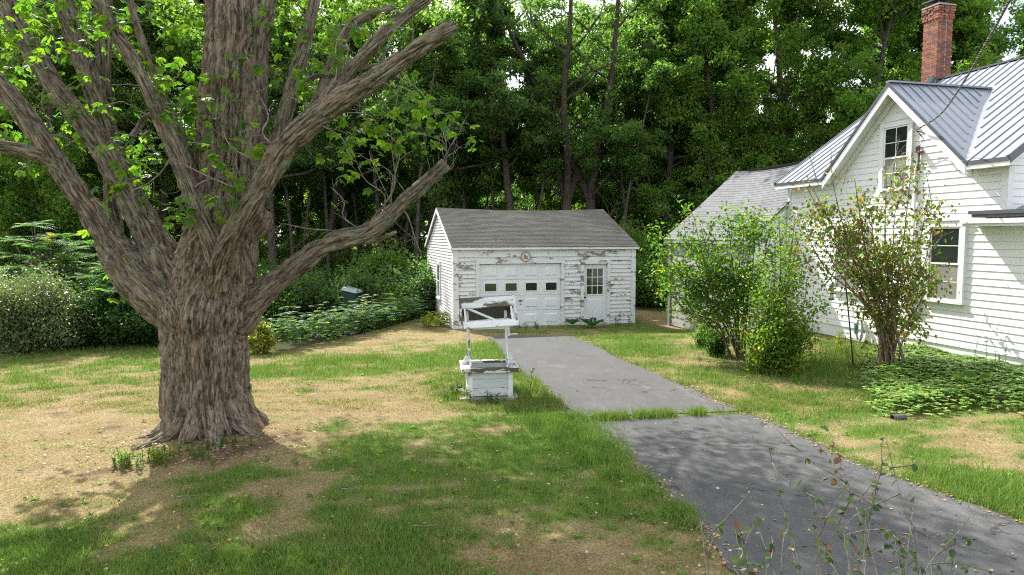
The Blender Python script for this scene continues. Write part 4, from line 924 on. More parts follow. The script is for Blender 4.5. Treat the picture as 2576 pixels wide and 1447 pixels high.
FR = [  # x on the surveyed bearing, distance, kind, scale, label
 (690, 37, 0, .95, 'tall dark-trunked tree just right of the massive old tree'),
 (795, 43, 2, 1.05, 'slim woodland tree rising above the old tree\'s lowest right limb'),
 (880, 46, 0, 1.0, 'woodland tree with dark straight trunk above the green bin'),
 (965, 42, 5, 1.1, 'thin dark woodland tree between the bin and the garage'),
 (1085, 43, 1, 1.0, 'forked woodland tree directly behind the garage\'s left gable'),
 (1205, 44, 2, 1.08, 'slender woodland tree above the left part of the garage roof'),
 (1292, 42, 0, 1.12, 'straight thick-trunked tree behind the middle-left of the garage ridge'),
 (1425, 42, 4, 1.10, 'big dark forked tree behind the middle of the garage ridge'),
 (1490, 43, 4, 1.12, 'forked tree with spreading limbs behind the right end of the garage ridge'),
 (1600, 47, 2, 1.1, 'sparse tree against the bright sky gap right of the garage'),
 (1690, 42, 3, 1.0, 'bright leafy tree left of the shed roof'),
 (1830, 41, 3, 1.05, 'bright leafy tree rising above the shed ridge'),
 (1985, 43, 3, 1.12, 'broad green tree behind the left edge of the metal roof'),
 (2130, 41, 3, 1.05, 'dense green tree left of the brick chimney'),
 (2260, 43, 0, 1.15, 'darker green tree immediately left of the chimney'),
 (2350, 45, 3, 1.15, 'tall green tree standing directly behind the brick chimney'),
 (2440, 42, 3, 1.05, 'yellow-green tree immediately right of the brick chimney'),
 (2600, 41, 3, 1.1, 'tree at the upper right corner beyond the farmhouse ridge'),
 (560, 44, 3, .98, 'sunlit woodland tree seen between the limbs of the old tree'),
 (430, 42, 3, 1.02, 'leafy woodland tree behind the old tree\'s left limbs'),
 (300, 43, 1, 1.05, 'forked woodland tree above the sumac bushes'),
 (170, 41, 3, 1.0, 'yellow-green woodland tree behind the far left limbs'),
 (40, 42, 0, 1.1, 'dark woodland tree at the left edge of the picture'),
 (110, 36, 3, .85, 'leafy tree behind the sumac bushes at the left'),
 (640, 50, 3, 1.05, 'full green tree filling the gap right of the old tree\'s trunk'),
 (1010, 50, 3, 1.0, 'green tree standing between the old tree\'s two sawn limbs'),
 (1560, 50, 3, .95, 'full green tree behind the right end of the garage ridge, furthest back'),
 (1650, 47, 3, .9, 'lower green tree under the bright sky gap'),
 (1775, 49, 3, 1.05, 'tall green tree behind the shed, filling the gap between two bright crowns'),
 (1180, 51, 3, 1.0, 'full green tree behind the garage roof\'s left part'),
 (840, 51, 3, 1.05, 'full green tree far behind the green bin'),
 (1370, 52, 3, 1.0, 'full green tree behind the forked trunks'),
 (-120, 40, 3, 1.1, 'woodland tree just beyond the left edge'),
]
for a in FR: ptree(*a)
def near(dx):
    for lim, ph in ((0, 'at the far left edge'), (200, 'behind the pale viburnum'), (420, 'behind the sumacs'), (650, 'behind the old tree trunk'), (800, 'under the lowest sawn limb'), (960, 'around the green bin'), (1110, 'beside the garage left gable'), (1300, 'behind the garage left half'), (1480, 'behind the garage right half'), (1680, 'in the gap between garage and shed'), (1990, 'behind the shed roof'), (2300, 'behind the farmhouse gable')):
        if dx < lim: return ph
    return 'behind the chimney and main roof'
rr = np.random.default_rng(5); n = 0
for Y in (53, 62, 72):
    for dx in np.arange(-250, 2850, 2600 / (Y * .25)):
        d = dx + rr.uniform(-50, 50); Yj = Y + rr.uniform(-2.5, 2.5); gap = 1480 < d < 1700
        ptree(d, Yj, [1, 0, 2, 3, 5, 2][rr.integers(0, 6)], rr.uniform(.78, .98) * (.72 if gap else 1), {53: 'tall', 62: 'distant', 72: 'farthest'}[Y] + ' tree deep in the woods ' + near(d), name='woodland_tree', group='trees deep in the woods')
# slim understorey poles whose trunks show between the front trees
for i, dx in enumerate([735, 760, 830, 860, 905, 930, 1005, 1040, 1130, 1165, 1240, 1340, 1375, 1545, 1580, 640, 350, 240, 120, 500]):
    Y = rr.uniform(38, 50); ptree(dx + rr.uniform(-8, 8), Y, 5, rr.uniform(.8, 1.05), 'thin dark sapling in the woods ' + near(dx), name='sapling', group='thin saplings in the woods')
# far mass
def far_mass():
    r = np.random.default_rng(21); n = 60000; x = r.uniform(-110, 110, n); y = 88 + r.uniform(-6, 8, n); top = 11 + 7 * fbm(x * .12, y * .12, 3.0, 4) - 3 * np.exp(-((x - 12) / 7) ** 2)
    z = r.random(n) ** .8 * top - 1; P_ = np.stack([x, y, z], -1); Dr = r.normal(0, 1, (n, 3)); Nr = r.normal(0, .6, (n, 3)); Nr[:, 2] += .8
    o = obj('distant_woods', leaf_mesh('distant_woods', P_, Dr, Nr, r.uniform(.5, 1.1, n), leafcols(n, r, MG, .4, .2), M['leaf'], 1.4), kind='stuff', label='far woods closing off the view behind the trees', category='woods')
far_mass()
# ---- bushes
def bush_proto(seed, Ht, rad, nleaf, leafs, base, yel=.1, stems=9, hollow=.35, mat='leaf', wide=1.2, low=.1):
    r = np.random.default_rng(seed); segs = []; tips = []
    for i in range(stems):
        a = r.uniform(0, 6.28); t_ = r.uniform(.1, 1) ** .6; top = np.array([math.cos(a) * rad * t_ * .8, math.sin(a) * rad * t_ * .8, Ht * r.uniform(.6, .95) * (1 - .35 * t_)])
        st = wander((top[0] * .08, top[1] * .08, -.1), top * np.array([.7, .7, 1]), np.linalg.norm(top) * 1.02, 8, r, .16, 0); segs.append((st, np.linspace(.035, .008, 9), 5))
        for q in range(7):
            j = r.integers(2, 9); sb = wander(st[j], r.normal(0, 1, 3) + np.array([0, 0, .5]), rad * r.uniform(.2, .55), 4, r, .3, .02); segs.append((sb, np.linspace(.014, .004, 5), 4)); tips += [sb[-1], sb[2], sb[3]]
        tips += [st[-1], st[-2], st[-3]]
    tips = np.array(tips); ci = r.integers(0, len(tips), nleaf); o = r.normal(0, 1, (nleaf, 3)) * rad * .13; P_ = tips[ci] + o; P_[:, 2] = np.maximum(P_[:, 2], low * r.random(nleaf))
    cc = leafcols(nleaf, r, base, .3, yel) * (.75 + .5 * r.random(len(tips)))[ci][:, None]; Dr = r.normal(0, 1, (nleaf, 3)); Dr[:, 2] -= .2; Nr = r.normal(0, .5, (nleaf, 3)); Nr[:, 2] += .9
    return tubes_mesh('stems', segs, M['stem']), leaf_mesh('foliage', P_, Dr, Nr, leafs * r.uniform(.65, 1.3, nleaf), cc, M[mat], wide)
def plant(proto, loc, rz, sc, name, label, cat='bush', group=None):
    t = thing(name, label, cat, tuple(loc), rz, group); t.scale = sc if hasattr(sc, '__len__') else (sc, sc, sc)
    obj('stems', proto[0], t); obj('foliage', proto[1], t); return t
bushes = [bush_proto(31, 3.2, 2.0, 9000, .16, DG, .05, 12), bush_proto(32, 2.6, 1.9, 8000, .15, MG, .12, 12), bush_proto(33, 4.2, 2.0, 10000, .18, BG_, .2, 12)]
# understorey along the edge of the woods
def und(i, x, y, b, sc, lab='leafy understorey bush along the edge of the woods', grp='understorey bushes along the woods'):
    return plant(bushes[b], (x, y, gz(x, y) - .1), rr.uniform(0, 6.28), sc, 'understorey_bush', lab, 'bush', grp)
for i, dx in enumerate(np.arange(-80, 1110, 62)):
    Y = (24.5 if dx < 420 else 29.5) + rr.uniform(-1.2, 2.0); und(i, (dx - CX) / F * Y, Y, [0, 0, 1][i % 3], rr.uniform(.7, 1.05), 'leafy bush in the front row ' + near(dx))
for i, dx in enumerate(np.arange(-80, 2700, 75)):
    Y = 35.5 + rr.uniform(-2, 3); und(i, (dx - CX) / F * Y, Y, [0, 1, 2, 1][i % 4], rr.uniform(.8, 1.25), 'leafy understorey bush in the middle row ' + near(dx))
for i, dx in enumerate(np.arange(-80, 2700, 110)):
    Y = 44 + rr.uniform(-3, 4); und(i, (dx - CX) / F * Y, Y, [2, 1][i % 2], rr.uniform(1.0, 1.4), 'understorey bush deep among the trunks ' + near(dx))
# pale viburnum at far left
vib = bush_proto(41, 2.7, 1.9, 26000, .085, (.13, .17, .085), .06, 16, mat='leaf_gloss')
p = PT_(70, 905); plant(vib, (p[0] - .9, p[1] + 1.4, p[2] - .1), .3, (.85, .85, .95), 'viburnum_bush', 'large pale grey-green bush at the far left lawn edge')
p = PT_(-120, 900); plant(vib, (p[0] - .5, p[1] + 1.5, p[2] - .1), 2.3, (1.0, .9, .9), 'viburnum_bush', 'pale bush running out of the left edge of the picture')
dk = bush_proto(42, 1.9, 1.6, 15000, .10, (.03, .075, .02), .05, 14)
p = PT_(270, 885); plant(dk, (p[0], p[1] + 1.5, p[2] - .1), 1.3, (1.1, .9, .95), 'dark_bush', 'low dark green bush behind the lawn left of the old trunk')
p = PT_(370, 880); plant(dk, (p[0], p[1] + 1.6, p[2] - .1), 3.3, (1.0, .9, .85), 'dark_bush', 'dark green bush touching the left outline of the old trunk')
p = PT_(190, 890); plant(dk, (p[0], p[1] + 1.9, p[2] - .1), 4.3, (1.0, .9, 1.0), 'dark_bush', 'dark bush between the pale viburnum and the sumac stems')
gr_ = bush_proto(43, 1.05, .55, 5200, .07, (.17, .20, .06), .3, 14)
p = PT_(655, 888); plant(gr_, p, .4, 1.0, 'goldenrod_clump', 'yellow-green leafy clump at the right foot of the old tree\'s outline', 'plant')
# sumacs: pinnate fronds
def frond_leaves(base, d, L, r, npair, ll, out, col):
    d = unit(np.array(d)); side = unit(np.cross(d, [0, 0, 1])); up = np.cross(side, d)
    for k in range(npair):
        f = (k + 1) / npair; p_ = base + d * L * f + np.array([0, 0, -.35 * L * f * f]); dd = unit(d + np.array([0, 0, -.7 * f]))
        s_ = ll * math.sin(math.pi * (.18 + .75 * f))
        for sg in (-1, 1): out.append((p_, side * sg + dd * .45 + np.array([0, 0, -.15]), up + r.normal(0, .2, 3), s_, col * r.uniform(.75, 1.25)))
def fronds_to_mesh(name, out, mat, wide=.75):
    return leaf_mesh(name, np.array([o[0] for o in out]), np.array([o[1] for o in out]), np.array([o[2] for o in out]), np.array([o[3] for o in out]), np.array([o[4] for o in out]), mat, wide)
def sumac(seed, loc, Ht, spread, label, nst=7, col=(.06, .13, .04)):
    r = np.random.default_rng(seed); segs = []; out = []
    for i in range(nst):
        a = r.uniform(0, 6.28); top = np.array([math.cos(a) * spread * r.uniform(.2, 1), math.sin(a) * spread * r.uniform(.2, 1) * .8, Ht * r.uniform(.6, 1.0)])
        st = wander((0, 0, -.1), top * np.array([.6, .6, 1]), np.linalg.norm(top), 7, r, .14); segs.append((st, np.linspace(.045, .015, 8), 6))
        for m in range(4):
            e = st[-1] if m == 0 else wander(st[4 + (m % 3)], r.normal(0, 1, 3) + [0, 0, .7], .7, 3, r)[-1]
            if m: segs.append((np.array([st[4 + (m % 3)], e]), [.018, .01], 5))
            for k in range(11):
                b_ = r.uniform(0, 6.28); c_ = np.array(col) * (r.uniform(.7, 1.3)); c_ = c_ * np.array([2.4, 1.0, .6]) if r.random() < .04 else c_
                frond_leaves(e, (math.cos(b_), math.sin(b_), r.uniform(.15, .8)), r.uniform(.45, .7), r, 10, .15, out, c_)
    t = thing('sumac', label, 'shrub', tuple(loc)); obj('stems', tubes_mesh('stems', segs, M['stem']), t); obj('foliage', fronds_to_mesh('foliage', out, M['leaf'], .6), t)
for sd, dx, Y, Ht, sp_, lb in ((1, 120, 21.5, 4.3, 1.6, 'tall sumac with feathery leaves at the left, above the pale bush'), (2, 245, 22.5, 4.4, 1.5, 'feathery-leaved sumac beside the leftmost big limb'), (3, 300, 20.8, 2.9, 1.3, 'lower sumac with bare branching stem just left of the old trunk')):
    x = (dx - CX) / F * Y; sumac(sd, (x, Y, gz(x, Y)), Ht, sp_, lb, 8)
# bank of leafy weeds left of garage
def bank():
    r = np.random.default_rng(51); out = []; segs = []
    A_ = [PT_(660, 893), PT_(800, 868), PT_(930, 835), PT_(1075, 795)]; A_ = catmull(np.array(A_), .3)
    for k in range(520):
        p = A_[r.integers(0, len(A_))] + np.array([r.normal(0, .25), abs(r.normal(0, 1.1)) + .25, 0]); p[2] = gz(p[0], p[1]); h = r.uniform(.45, 1.0) * (1 if r.random() < .8 else 1.3); c_ = np.array((.07, .13, .06)) * r.uniform(.7, 1.35)
        if r.random() < .12: c_ = np.array((.16, .17, .04))
        for m in range(5):
            b_ = r.uniform(0, 6.28); zz = h * (.45 + .55 * m / 4); frond_leaves(p + np.array([0, 0, zz]), (math.cos(b_), math.sin(b_), .5), r.uniform(.22, .4), r, 5, .12, out, c_)
    obj('weed_bank', fronds_to_mesh('weed_bank', out, M['leaf'], .9), kind='stuff', label='bank of blue-green leafy weeds left of the garage', category='weeds')
bank()
# ------------------------------------------------------------------ the massive old tree
def bark_disp(amp, fr=1.0, extra=None):
    def f(q, rr_, th, P_):
        x, y, z = q[..., 0], q[..., 1], q[..., 2]
        wob = .05 * (noise3(z * 1.6 + 3, x * .5, y * .5) - .5) * 2
        xs, ys = x + wob, y - wob
        n1 = noise3(xs * 13 * fr, ys * 13 * fr, z * 1.3); n2 = noise3(xs * 24 * fr + 9, ys * 24 * fr, z * 5.2 + 4); n3 = noise3(x * 60, y * 60, z * 26)
        v1 = np.exp(-((n1 - .5) / .11) ** 2); v2 = np.exp(-((n2 - .5) / .10) ** 2)
        d = -amp * (v1 * 2.1 + v2 * .9) + amp * (n3 * .7 + (n2 - .5) * .8)
        big = .09 * rr_ * (noise3(x * 2.2 + 7, y * 2.2, z * .9) - .5) * 2
        d = d + big
        if extra is not None: d = d + extra(q, rr_, th, P_)
        return d
    return f
LIMBPTS = []
def limb(parent, name, pts, seg, step, amp, fr=1.0, extra=None, capend=False, mat='bark', label=None):
    """pts rows: x y z radius"""
    c = catmull(np.array(pts, float), step); P_ = c[:, :3]; rd = np.maximum(c[:, 3], .01)
    if capend:      # sawn end: pull the last rings in
        d = unit(P_[-1] - P_[-2]); P_ = np.vstack([P_, P_[-1] + d * .012, P_[-1] + d * .02, P_[-1] + d * .022]); rd = np.r_[rd, rd[-1] * .93, rd[-1] * .5, .002]
    V, L, N, q = tube_np(P_, rd, seg, None if amp == 0 else bark_disp(amp, fr, extra))
    o = obj(name, rawmesh(name, V, L, N, {'bk': q}, True, [M[mat]]), parent)
    if label: o['label'] = label
    for k in range(0, len(P_), 6): LIMBPTS.append((*P_[k], rd[k]))
    return o
def w3(x, y, Y, wpx): p = PY(x, y, Y); return (*p, wpx / 2 * Y / F)
def big_tree():
    base = PT_(520, 1075); bx, by = base[0], 11.25
    bx = (520 - CX) / F * 11.25
    t = thing('old_tree', 'massive old tree with furrowed grey-brown bark and many sawn limbs on the lawn', 'tree', (bx, by, 0))
    sub = lambda L_: [(p[0] - bx, p[1] - by, p[2], p[3]) for p in L_]
    def flare(q, r_, th, P_):
        z = q[..., 2]; k = np.exp(-np.maximum(z - .12, 0) / .30)
        return k * (.15 + .16 * np.sin(th * 5 + 1.0) + .10 * np.sin(th * 3 + 2.0)) + .035 * np.sin(th * 7 + z * .6) * np.exp(-z / 2.5)
    Yc = 11.25
    tp = [(bx + .0, Yc, -.25, .66), (bx, Yc, .05, .64), w3(520, 1000, Yc, 190), w3(519, 930, Yc, 192), w3(515, 850, Yc, 206), w3(520, 780, Yc, 226), w3(538, 700, Yc, 204), w3(554, 620, Yc, 176), w3(566, 520, Yc, 152), w3(574, 430, Yc + .05, 146), w3(578, 320, Yc + .1, 146), w3(582, 200, Yc + .15, 138), w3(588, 80, Yc + .2, 135), w3(580, -40, Yc + .25, 130), w3(570, -220, Yc + .3, 105), w3(590, -420, Yc + .3, 80), w3(620, -700, Yc + .2, 45)]
    limb(t, 'trunk', sub(tp), 270, .026, .042, .78, flare)
    def Lm(name, pts, seg=120, step=.035, amp=.026, fr=1.0, cap=False, label=None, kw=.77): return limb(t, name, sub([w3(p[0], p[1], p[2], p[3] * (kw if p[3] < 105 else .92)) for p in pts]), seg, step, amp, fr, None, cap, 'bark_l', label)
    Y = Yc
    Lm('limb', [(625, 580, Y + .2, 96), (628, 430, Y + .25, 98), (632, 300, Y + .25, 98), (640, 150, Y + .25, 92), (660, 0, Y + .3, 86), (690, -180, Y + .4, 60), (800, -420, Y + .6, 35)], 120, .035, .028)
    Lm('limb', [(500, 860, Y - .0, 100), (415, 762, Y - .12, 124), (330, 680, Y - .25, 112), (272, 600, Y - .3, 98), (225, 525, Y - .35, 84), (164, 440, Y - .4, 76), (70, 300, Y - .5, 66), (-10, 205, Y - .6, 60), (-150, 80, Y - .8, 45), (-350, -60, Y - 1, 25)], 130, .032, .028)
    Lm('limb', [(170, 438, Y - .35, 62), (120, 398, Y - .5, 54), (60, 378, Y - .6, 50), (-20, 362, Y - .7, 48), (-160, 330, Y - .9, 36)], 84, .035, .02)
    Lm('limb', [(480, 760, Y - .05, 120), (422, 670, Y - .1, 108), (362, 560, Y - .1, 96), (296, 440, Y - .1, 90), (232, 335, Y - .1, 80), (160, 248, Y - .1, 68), (97, 155, Y - .1, 62), (40, 62, Y - .1, 58), (5, -20, Y - .1, 52), (-80, -200, Y - .1, 35)], 130, .032, .028)
    Lm('limb', [(290, 400, Y + .1, 62), (270, 335, Y + .15, 66), (232, 215, Y + .2, 64), (188, 100, Y + .2, 60), (158, 0, Y + .2, 52), (120, -160, Y + .2, 38)], 96, .035, .022)
    Lm('limb', [(300, 470, Y + .35, 50), (268, 340, Y + .45, 50), (262, 180, Y + .5, 50), (262, 60, Y + .5, 48), (270, -80, Y + .6, 40)], 84, .04, .02)
    Lm('limb', [(470, 800, Y + .25, 90), (372, 725, Y + .45, 76), (305, 620, Y + .5, 58), (282, 520, Y + .5, 46), (275, 400, Y + .5, 40)], 96, .04, .025)
    Lm('limb', [(560, 730, Y - .52, 60), (545, 650, Y - .62, 68), (510, 555, Y - .72, 62), (480, 480, Y - .75, 62), (440, 375, Y - .8, 56), (392, 275, Y - .85, 50), (340, 165, Y - .9, 46), (292, 85, Y - .95, 44), (245, -10, Y - 1, 42), (200, -130, Y - 1.1, 30)], 100, .03, .02)
    Lm('limb', [(500, 470, Y - .2, 44), (462, 370, Y - .3, 34), (410, 240, Y - .35, 30), (372, 150, Y - .4, 28), (332, 20, Y - .45, 24), (310, -90, Y - .5, 18)], 60, .04, .012, label='thin reddish half-dead limb')
    Lm('limb', [(540, 740, Y - .5, 62), (562, 640, Y - .72, 76), (612, 545, Y - .95, 74), (668, 452, Y - 1.1, 78), (712, 378, Y - 1.15, 86), (770, 318, Y - 1.2, 84), (842, 262, Y - 1.25, 76), (920, 214, Y - 1.3, 66), (1010, 152, Y - 1.35, 58), (1080, 104, Y - 1.4, 58), (1142, 64, Y - 1.4, 54)], 120, .028, .023, cap=True, label='big limb sawn off high on the right')
    Lm('limb', [(775, 330, Y - 1.1, 60), (822, 258, Y - 1.05, 56), (868, 195, Y - 1.0, 52), (935, 118, Y - 1.0, 46), (1030, 30, Y - 1, 40), (1085, -12, Y - 1, 34), (1200, -120, Y - 1, 24)], 84, .032, .018)
    Lm('limb', [(650, 480, Y + .2, 60), (690, 370, Y + .3, 56), (728, 250, Y + .35, 50), (765, 110, Y + .4, 44), (790, 0, Y + .5, 40), (830, -150, Y + .6, 28)], 84, .04, .02)
    Lm('limb', [(745, 330, Y + .0, 50), (795, 270, Y + .0, 48), (835, 170, Y + .0, 44), (868, 85, Y + .0, 40), (915, 45, Y + .0, 34), (990, 20, Y + .1, 30)], 72, .04, .016, cap=True)
    Lm('limb', [(590, 810, Y + .1, 110), (640, 755, Y + .1, 82), (690, 712, Y + .15, 66), (750, 668, Y + .2, 60), (800, 628, Y + .2, 58), (850, 604, Y + .25, 56), (910, 588, Y + .3, 54), (965, 556, Y + .35, 46), (1010, 512, Y + .4, 42), (1060, 470, Y + .45, 40), (1122, 415, Y + .5, 38)], 110, .028, .020, cap=True, label='lowest limb bending out to the right, sawn off at its end', kw=.92)
    Lm('limb', [(905, 606, Y + .3, 26), (945, 604, Y + .35, 20), (985, 590, Y + .4, 14), (996, 584, Y + .4, 12)], 40, .03, .006, cap=True, label='short dead stub')
    Lm('limb', [(752, 208, Y - .2, 16), (800, 190, Y - .1, 18), (860, 185, Y - .1, 16), (920, 168, Y - .1, 17), (965, 160, Y - .1, 15)], 40, .04, .006, cap=True)
    Lm('limb', [(330, 345, Y + .3, 18), (380, 290, Y + .35, 20), (440, 350, Y + .3, 18)], 30, .05, .006)
    # burl on the right and scar knob on the left fork
    limb(t, 'burl', sub([w3(620, 600, Y + .2, 60), w3(648, 560, Y + .2, 66), w3(660, 540, Y + .2, 58), w3(672, 525, Y + .2, 30)]), 60, .02, .02)
    limb(t, 'burl', sub([w3(470, 850, Y - .35, 60), w3(452, 800, Y - .45, 92), w3(440, 765, Y - .48, 80), w3(432, 740, Y - .45, 40)]), 70, .02, .03)
    for k, a in enumerate((-2.75, -2.2, -1.65, -1.1, -.45, .4, 1.5, 2.6)):
        ca, sa = math.cos(a), math.sin(a); L_ = .95 + .3 * math.sin(k * 2.3); pts = [(ca * f, sa * f, gz(bx + ca * f, by + sa * f) + hh, rd) for f, hh, rd in ((.38, .42, .20), (.60, .16, .16), (.80, .04, .11), (L_, -.02, .07), (L_ + .3, -.07, .04))]
        limb(t, 'root', pts, 50, .03, .018)
    # twigs and compound leaves
    r = np.random.default_rng(61); LP = np.array(LIMBPTS); LPa = LP[:, :3] + np.array([bx, by, 0])
    def compound_mesh(sd, sz, col):
        rl = np.random.default_rng(sd); P_, Dr, Nr, Sz, Cc = [], [], [], [], []
        for k, (a, l_) in enumerate(((-1.5, .55), (-.8, .85), (0, 1.0), (.8, .85), (1.5, .55))):
            P_.append((0, .18 + .12 * (1 - abs(a) / 1.5), 0)); Dr.append((math.sin(a), math.cos(a) + .2, rl.uniform(-.35, -.05))); Nr.append((rl.normal(0, .15), rl.normal(0, .15), 1)); Sz.append(sz * l_); Cc.append(np.array(col) * rl.uniform(.8, 1.2))
        P_ = np.array(P_) * sz * 1.1; Dr = unit(np.array(Dr, float)); Nr = np.array(Nr, float); out = []; nl = []
        Sd = unit(np.cross(Dr, Nr)); Nn = np.cross(Sd, Dr); V = []; L = []; N = []; col_ = []
        prof = [(0, 0, 0), (.13, .22, .03), (.19, .55, .02), (.12, .82, -.03), (0, 1, -.09), (-.12, .82, -.03), (-.19, .55, .02), (-.13, .22, .03), (0, .5, -.02)]
        for i in range(5):
            b0 = len(V)
            for q in prof: V.append(P_[i] + (Sd[i] * q[0] * 1.25 + Dr[i] * q[1] + Nn[i] * q[2]) * Sz[i]); col_.append((*Cc[i], 1))
            for k in range(8): L += [b0 + 8, b0 + k, b0 + (k + 1) % 8]; N.append(3)
        b0 = len(V); V += [(-.004, 0, 0), (.004, 0, 0), (0, sz * .3, .003)]; col_ += [(.12, .14, .05, 1)] * 3; L += [b0, b0 + 1, b0 + 2]; N.append(3)
        return rawmesh('leaf', V, L, N, {'col': col_}, False, [M['leaf']])
    cm = [compound_mesh(70 + k, .155, c_) for k, c_ in enumerate([(.085, .165, .02), (.11, .20, .022), (.06, .13, .018), (.14, .22, .02), (.05, .11, .02)])]
    SPR = [(80,50,4),(190,180,3),(110,250,4),(50,80,4),(20,230,3),(100,130,4),(30,310,4),(60,20,4),(240,30,4),(300,60,4),(270,370,5),(300,400,3),(320,460,3),(250,480,4),(420,330,5),(380,230,4),(400,200,5),(440,170,5),(470,250,6),(520,290,6),(350,150,3),(330,30,3),(480,60,6),(560,370,5),(590,390,4),(620,330,5),(650,380,5),(560,430,5),(610,480,4),(530,500,4),(640,170,3),(700,60,6),(740,50,6),(690,90,4),(850,110,3),(830,150,4),(760,230,6),(820,100,6),(900,60,5),(980,70,4),(960,330,5),(930,310,5),(900,370,5),(990,290,5),(1040,280,6),(1100,300,6),(1120,290,4),(1000,360,4),(880,400,4),(450,290,6),(500,230,6),(560,250,5),(310,655,2),(440,520,5),(470,560,4),(250,270,5),(200,300,4),(140,100,4),(180,60,4),(360,360,5),(400,390,4),(150,30,4),(510,120,6),(540,180,5),(430,90,6),(600,60,3),(780,140,6),(720,250,4),(40,430,3)]
    nl = 0; twm = M['twig']
    def twig(tip, rad=.011, sag=.25, bare=False):
        d = np.linalg.norm(LPa - tip, axis=1) + .8 * np.maximum(0, LPa[:, 2] - tip[2] - .3) + np.random.default_rng(int(abs(tip[0]) * 999)).random(len(LPa)) * .5; k = int(np.argmin(d)); s_ = LPa[k]
        m1 = s_ + (tip - s_) * .35 + np.array([r.normal(0, .09), r.normal(0, .09), .12 + r.normal(0, .05)]); m2 = s_ + (tip - s_) * .7 + np.array([r.normal(0, .09), r.normal(0, .09), .12])
        c = catmull(np.array([s_, m1, m2, tip]), .08); L_ = len(c)
        segs = [(c - np.array([bx, by, 0]), np.linspace(rad, .003, L_), 5)]
        for q in range(3):
            j = int(L_ * r.uniform(.3, .9)); e = wander(c[j], (c[min(L_ - 1, j + 1)] - c[j]) * 6 + r.normal(0, .5, 3), r.uniform(.2, .5), 4, r, .3); segs.append((e - np.array([bx, by, 0]), np.linspace(rad * .45, .002, 5), 4))
        obj('twig', tubes_mesh('twig', segs, twm), t); return c
    for (x, y, kk) in SPR:
        Yd = Yc + r.uniform(-1.6, .9); tip = PY(x, y, Yd); c = twig(tip)
        for q in range(kk):
            if nl >= 298: break
            j = int(len(c) * r.uniform(.72, 1)) if q else len(c) - 1; p_ = c[min(j, len(c) - 1)] + r.normal(0, .07, 3)
            o = obj('leaf', cm[r.integers(0, 5)], t); a = r.uniform(0, 6.28)
            o.location = (p_[0] - bx, p_[1] - by, p_[2]); o.rotation_euler = (R(r.uniform(-55, 10)), R(r.normal(0, 22)), a); s_ = r.uniform(.7, 1.2); o.scale = (s_, s_, s_); nl += 1
    Vs, Ls, Cs = [], [], []; off = 0
    cms = [(np.array([v_.co[:] for v_ in m_.vertices]), np.array([l.vertex_index for l in m_.loops]), np.array([d_.color[:] for d_ in m_.attributes['col'].data])) for m_ in cm]
    for k in range(150):
        x, y, kk = SPR[k % len(SPR)]; tip = PY(x + r.normal(0, 45), max(-60, y + r.normal(0, 40)), Yc + r.uniform(-1.4, 1.6)); c = twig(tip, .009) if k % 2 else [tip]
        for q in range(7):
            j = int(len(c) * r.uniform(.6, 1)); p_ = c[min(j, len(c) - 1)] + r.normal(0, .16, 3); e = Euler((R(r.uniform(-55, 10)), R(r.normal(0, 22)), r.uniform(0, 6.28))).to_matrix(); V0, L0, C0_ = cms[r.integers(0, 5)]
            Vs.append((V0 @ np.array(e).T) * r.uniform(.6, 1.1) + p_ - np.array([bx, by, 0])); Ls.append(L0 + off); Cs.append(C0_); off += len(V0)
    L_ = np.concatenate(Ls); obj('foliage', rawmesh('foliage', np.concatenate(Vs), L_, np.full(len(L_) // 3, 3), {'col': np.concatenate(Cs)}, False, [M['leaf']]), t, kind='stuff')
    # bare twigs
    BT = [((1085, 455, Y + .45), (1150, 378)), ((1050, 470, Y + .4), (1140, 420)), ((985, 535, Y + .3), (1010, 330)), ((900, 575, Y + .3), (830, 470)), ((880, 590, Y + .3), (700, 560)), ((1000, 520, Y + .4), (1060, 640)), ((930, 560, Y + .3), (1000, 240)), ((965, 540, Y + .35), (900, 420)),
          ((660, 440, Y - 1.1), (560, 330)), ((640, 500, Y - 1), (440, 400)), ((700, 380, Y - 1.1), (640, 220)), ((480, 480, Y - .8), (610, 430)), ((820, 270, Y - 1.2), (885, 40)), ((950, 190, Y - 1.3), (1010, 60)), ((860, 240, Y - 1.2), (880, 110)), ((135, 330, Y - .1), (130, 60)), ((600, 560, Y - .9), (590, 400)), ((150, 160, Y - .2), (110, 20)), ((610, 540, Y - .9), (660, 370)), ((1110, 420, Y + .5), (1165, 310)), ((440, 380, Y - .8), (330, 480)), ((540, 640, Y - .7), (590, 560))]
    for (a, b_) in BT:
        s_ = PY(*a); e = PY(b_[0], b_[1], a[2] + r.uniform(-.2, .3)); L_ = np.linalg.norm(e - s_)
        m1 = s_ + (e - s_) * .3 + r.normal(0, .07, 3) * L_; m2 = s_ + (e - s_) * .65 + r.normal(0, .07, 3) * L_; c = catmull(np.array([s_, m1, m2, e]), .07)
        segs = [(c - np.array([bx, by, 0]), np.linspace(.017, .004, len(c)), 6)]
        for q in range(6):
            j = int(len(c) * r.uniform(.25, .95)); w_ = wander(c[j], (c[-1] - c[0]) / L_ * .8 + r.normal(0, .6, 3), r.uniform(.15, .55), 5, r, .3); segs.append((w_ - np.array([bx, by, 0]), np.linspace(.007, .002, 6), 4))
        obj('twig', tubes_mesh('twig', segs, twm), t)
    # the high crown above the picture, which throws the dappled shade on lawn and drive
    cl = []; segs = []
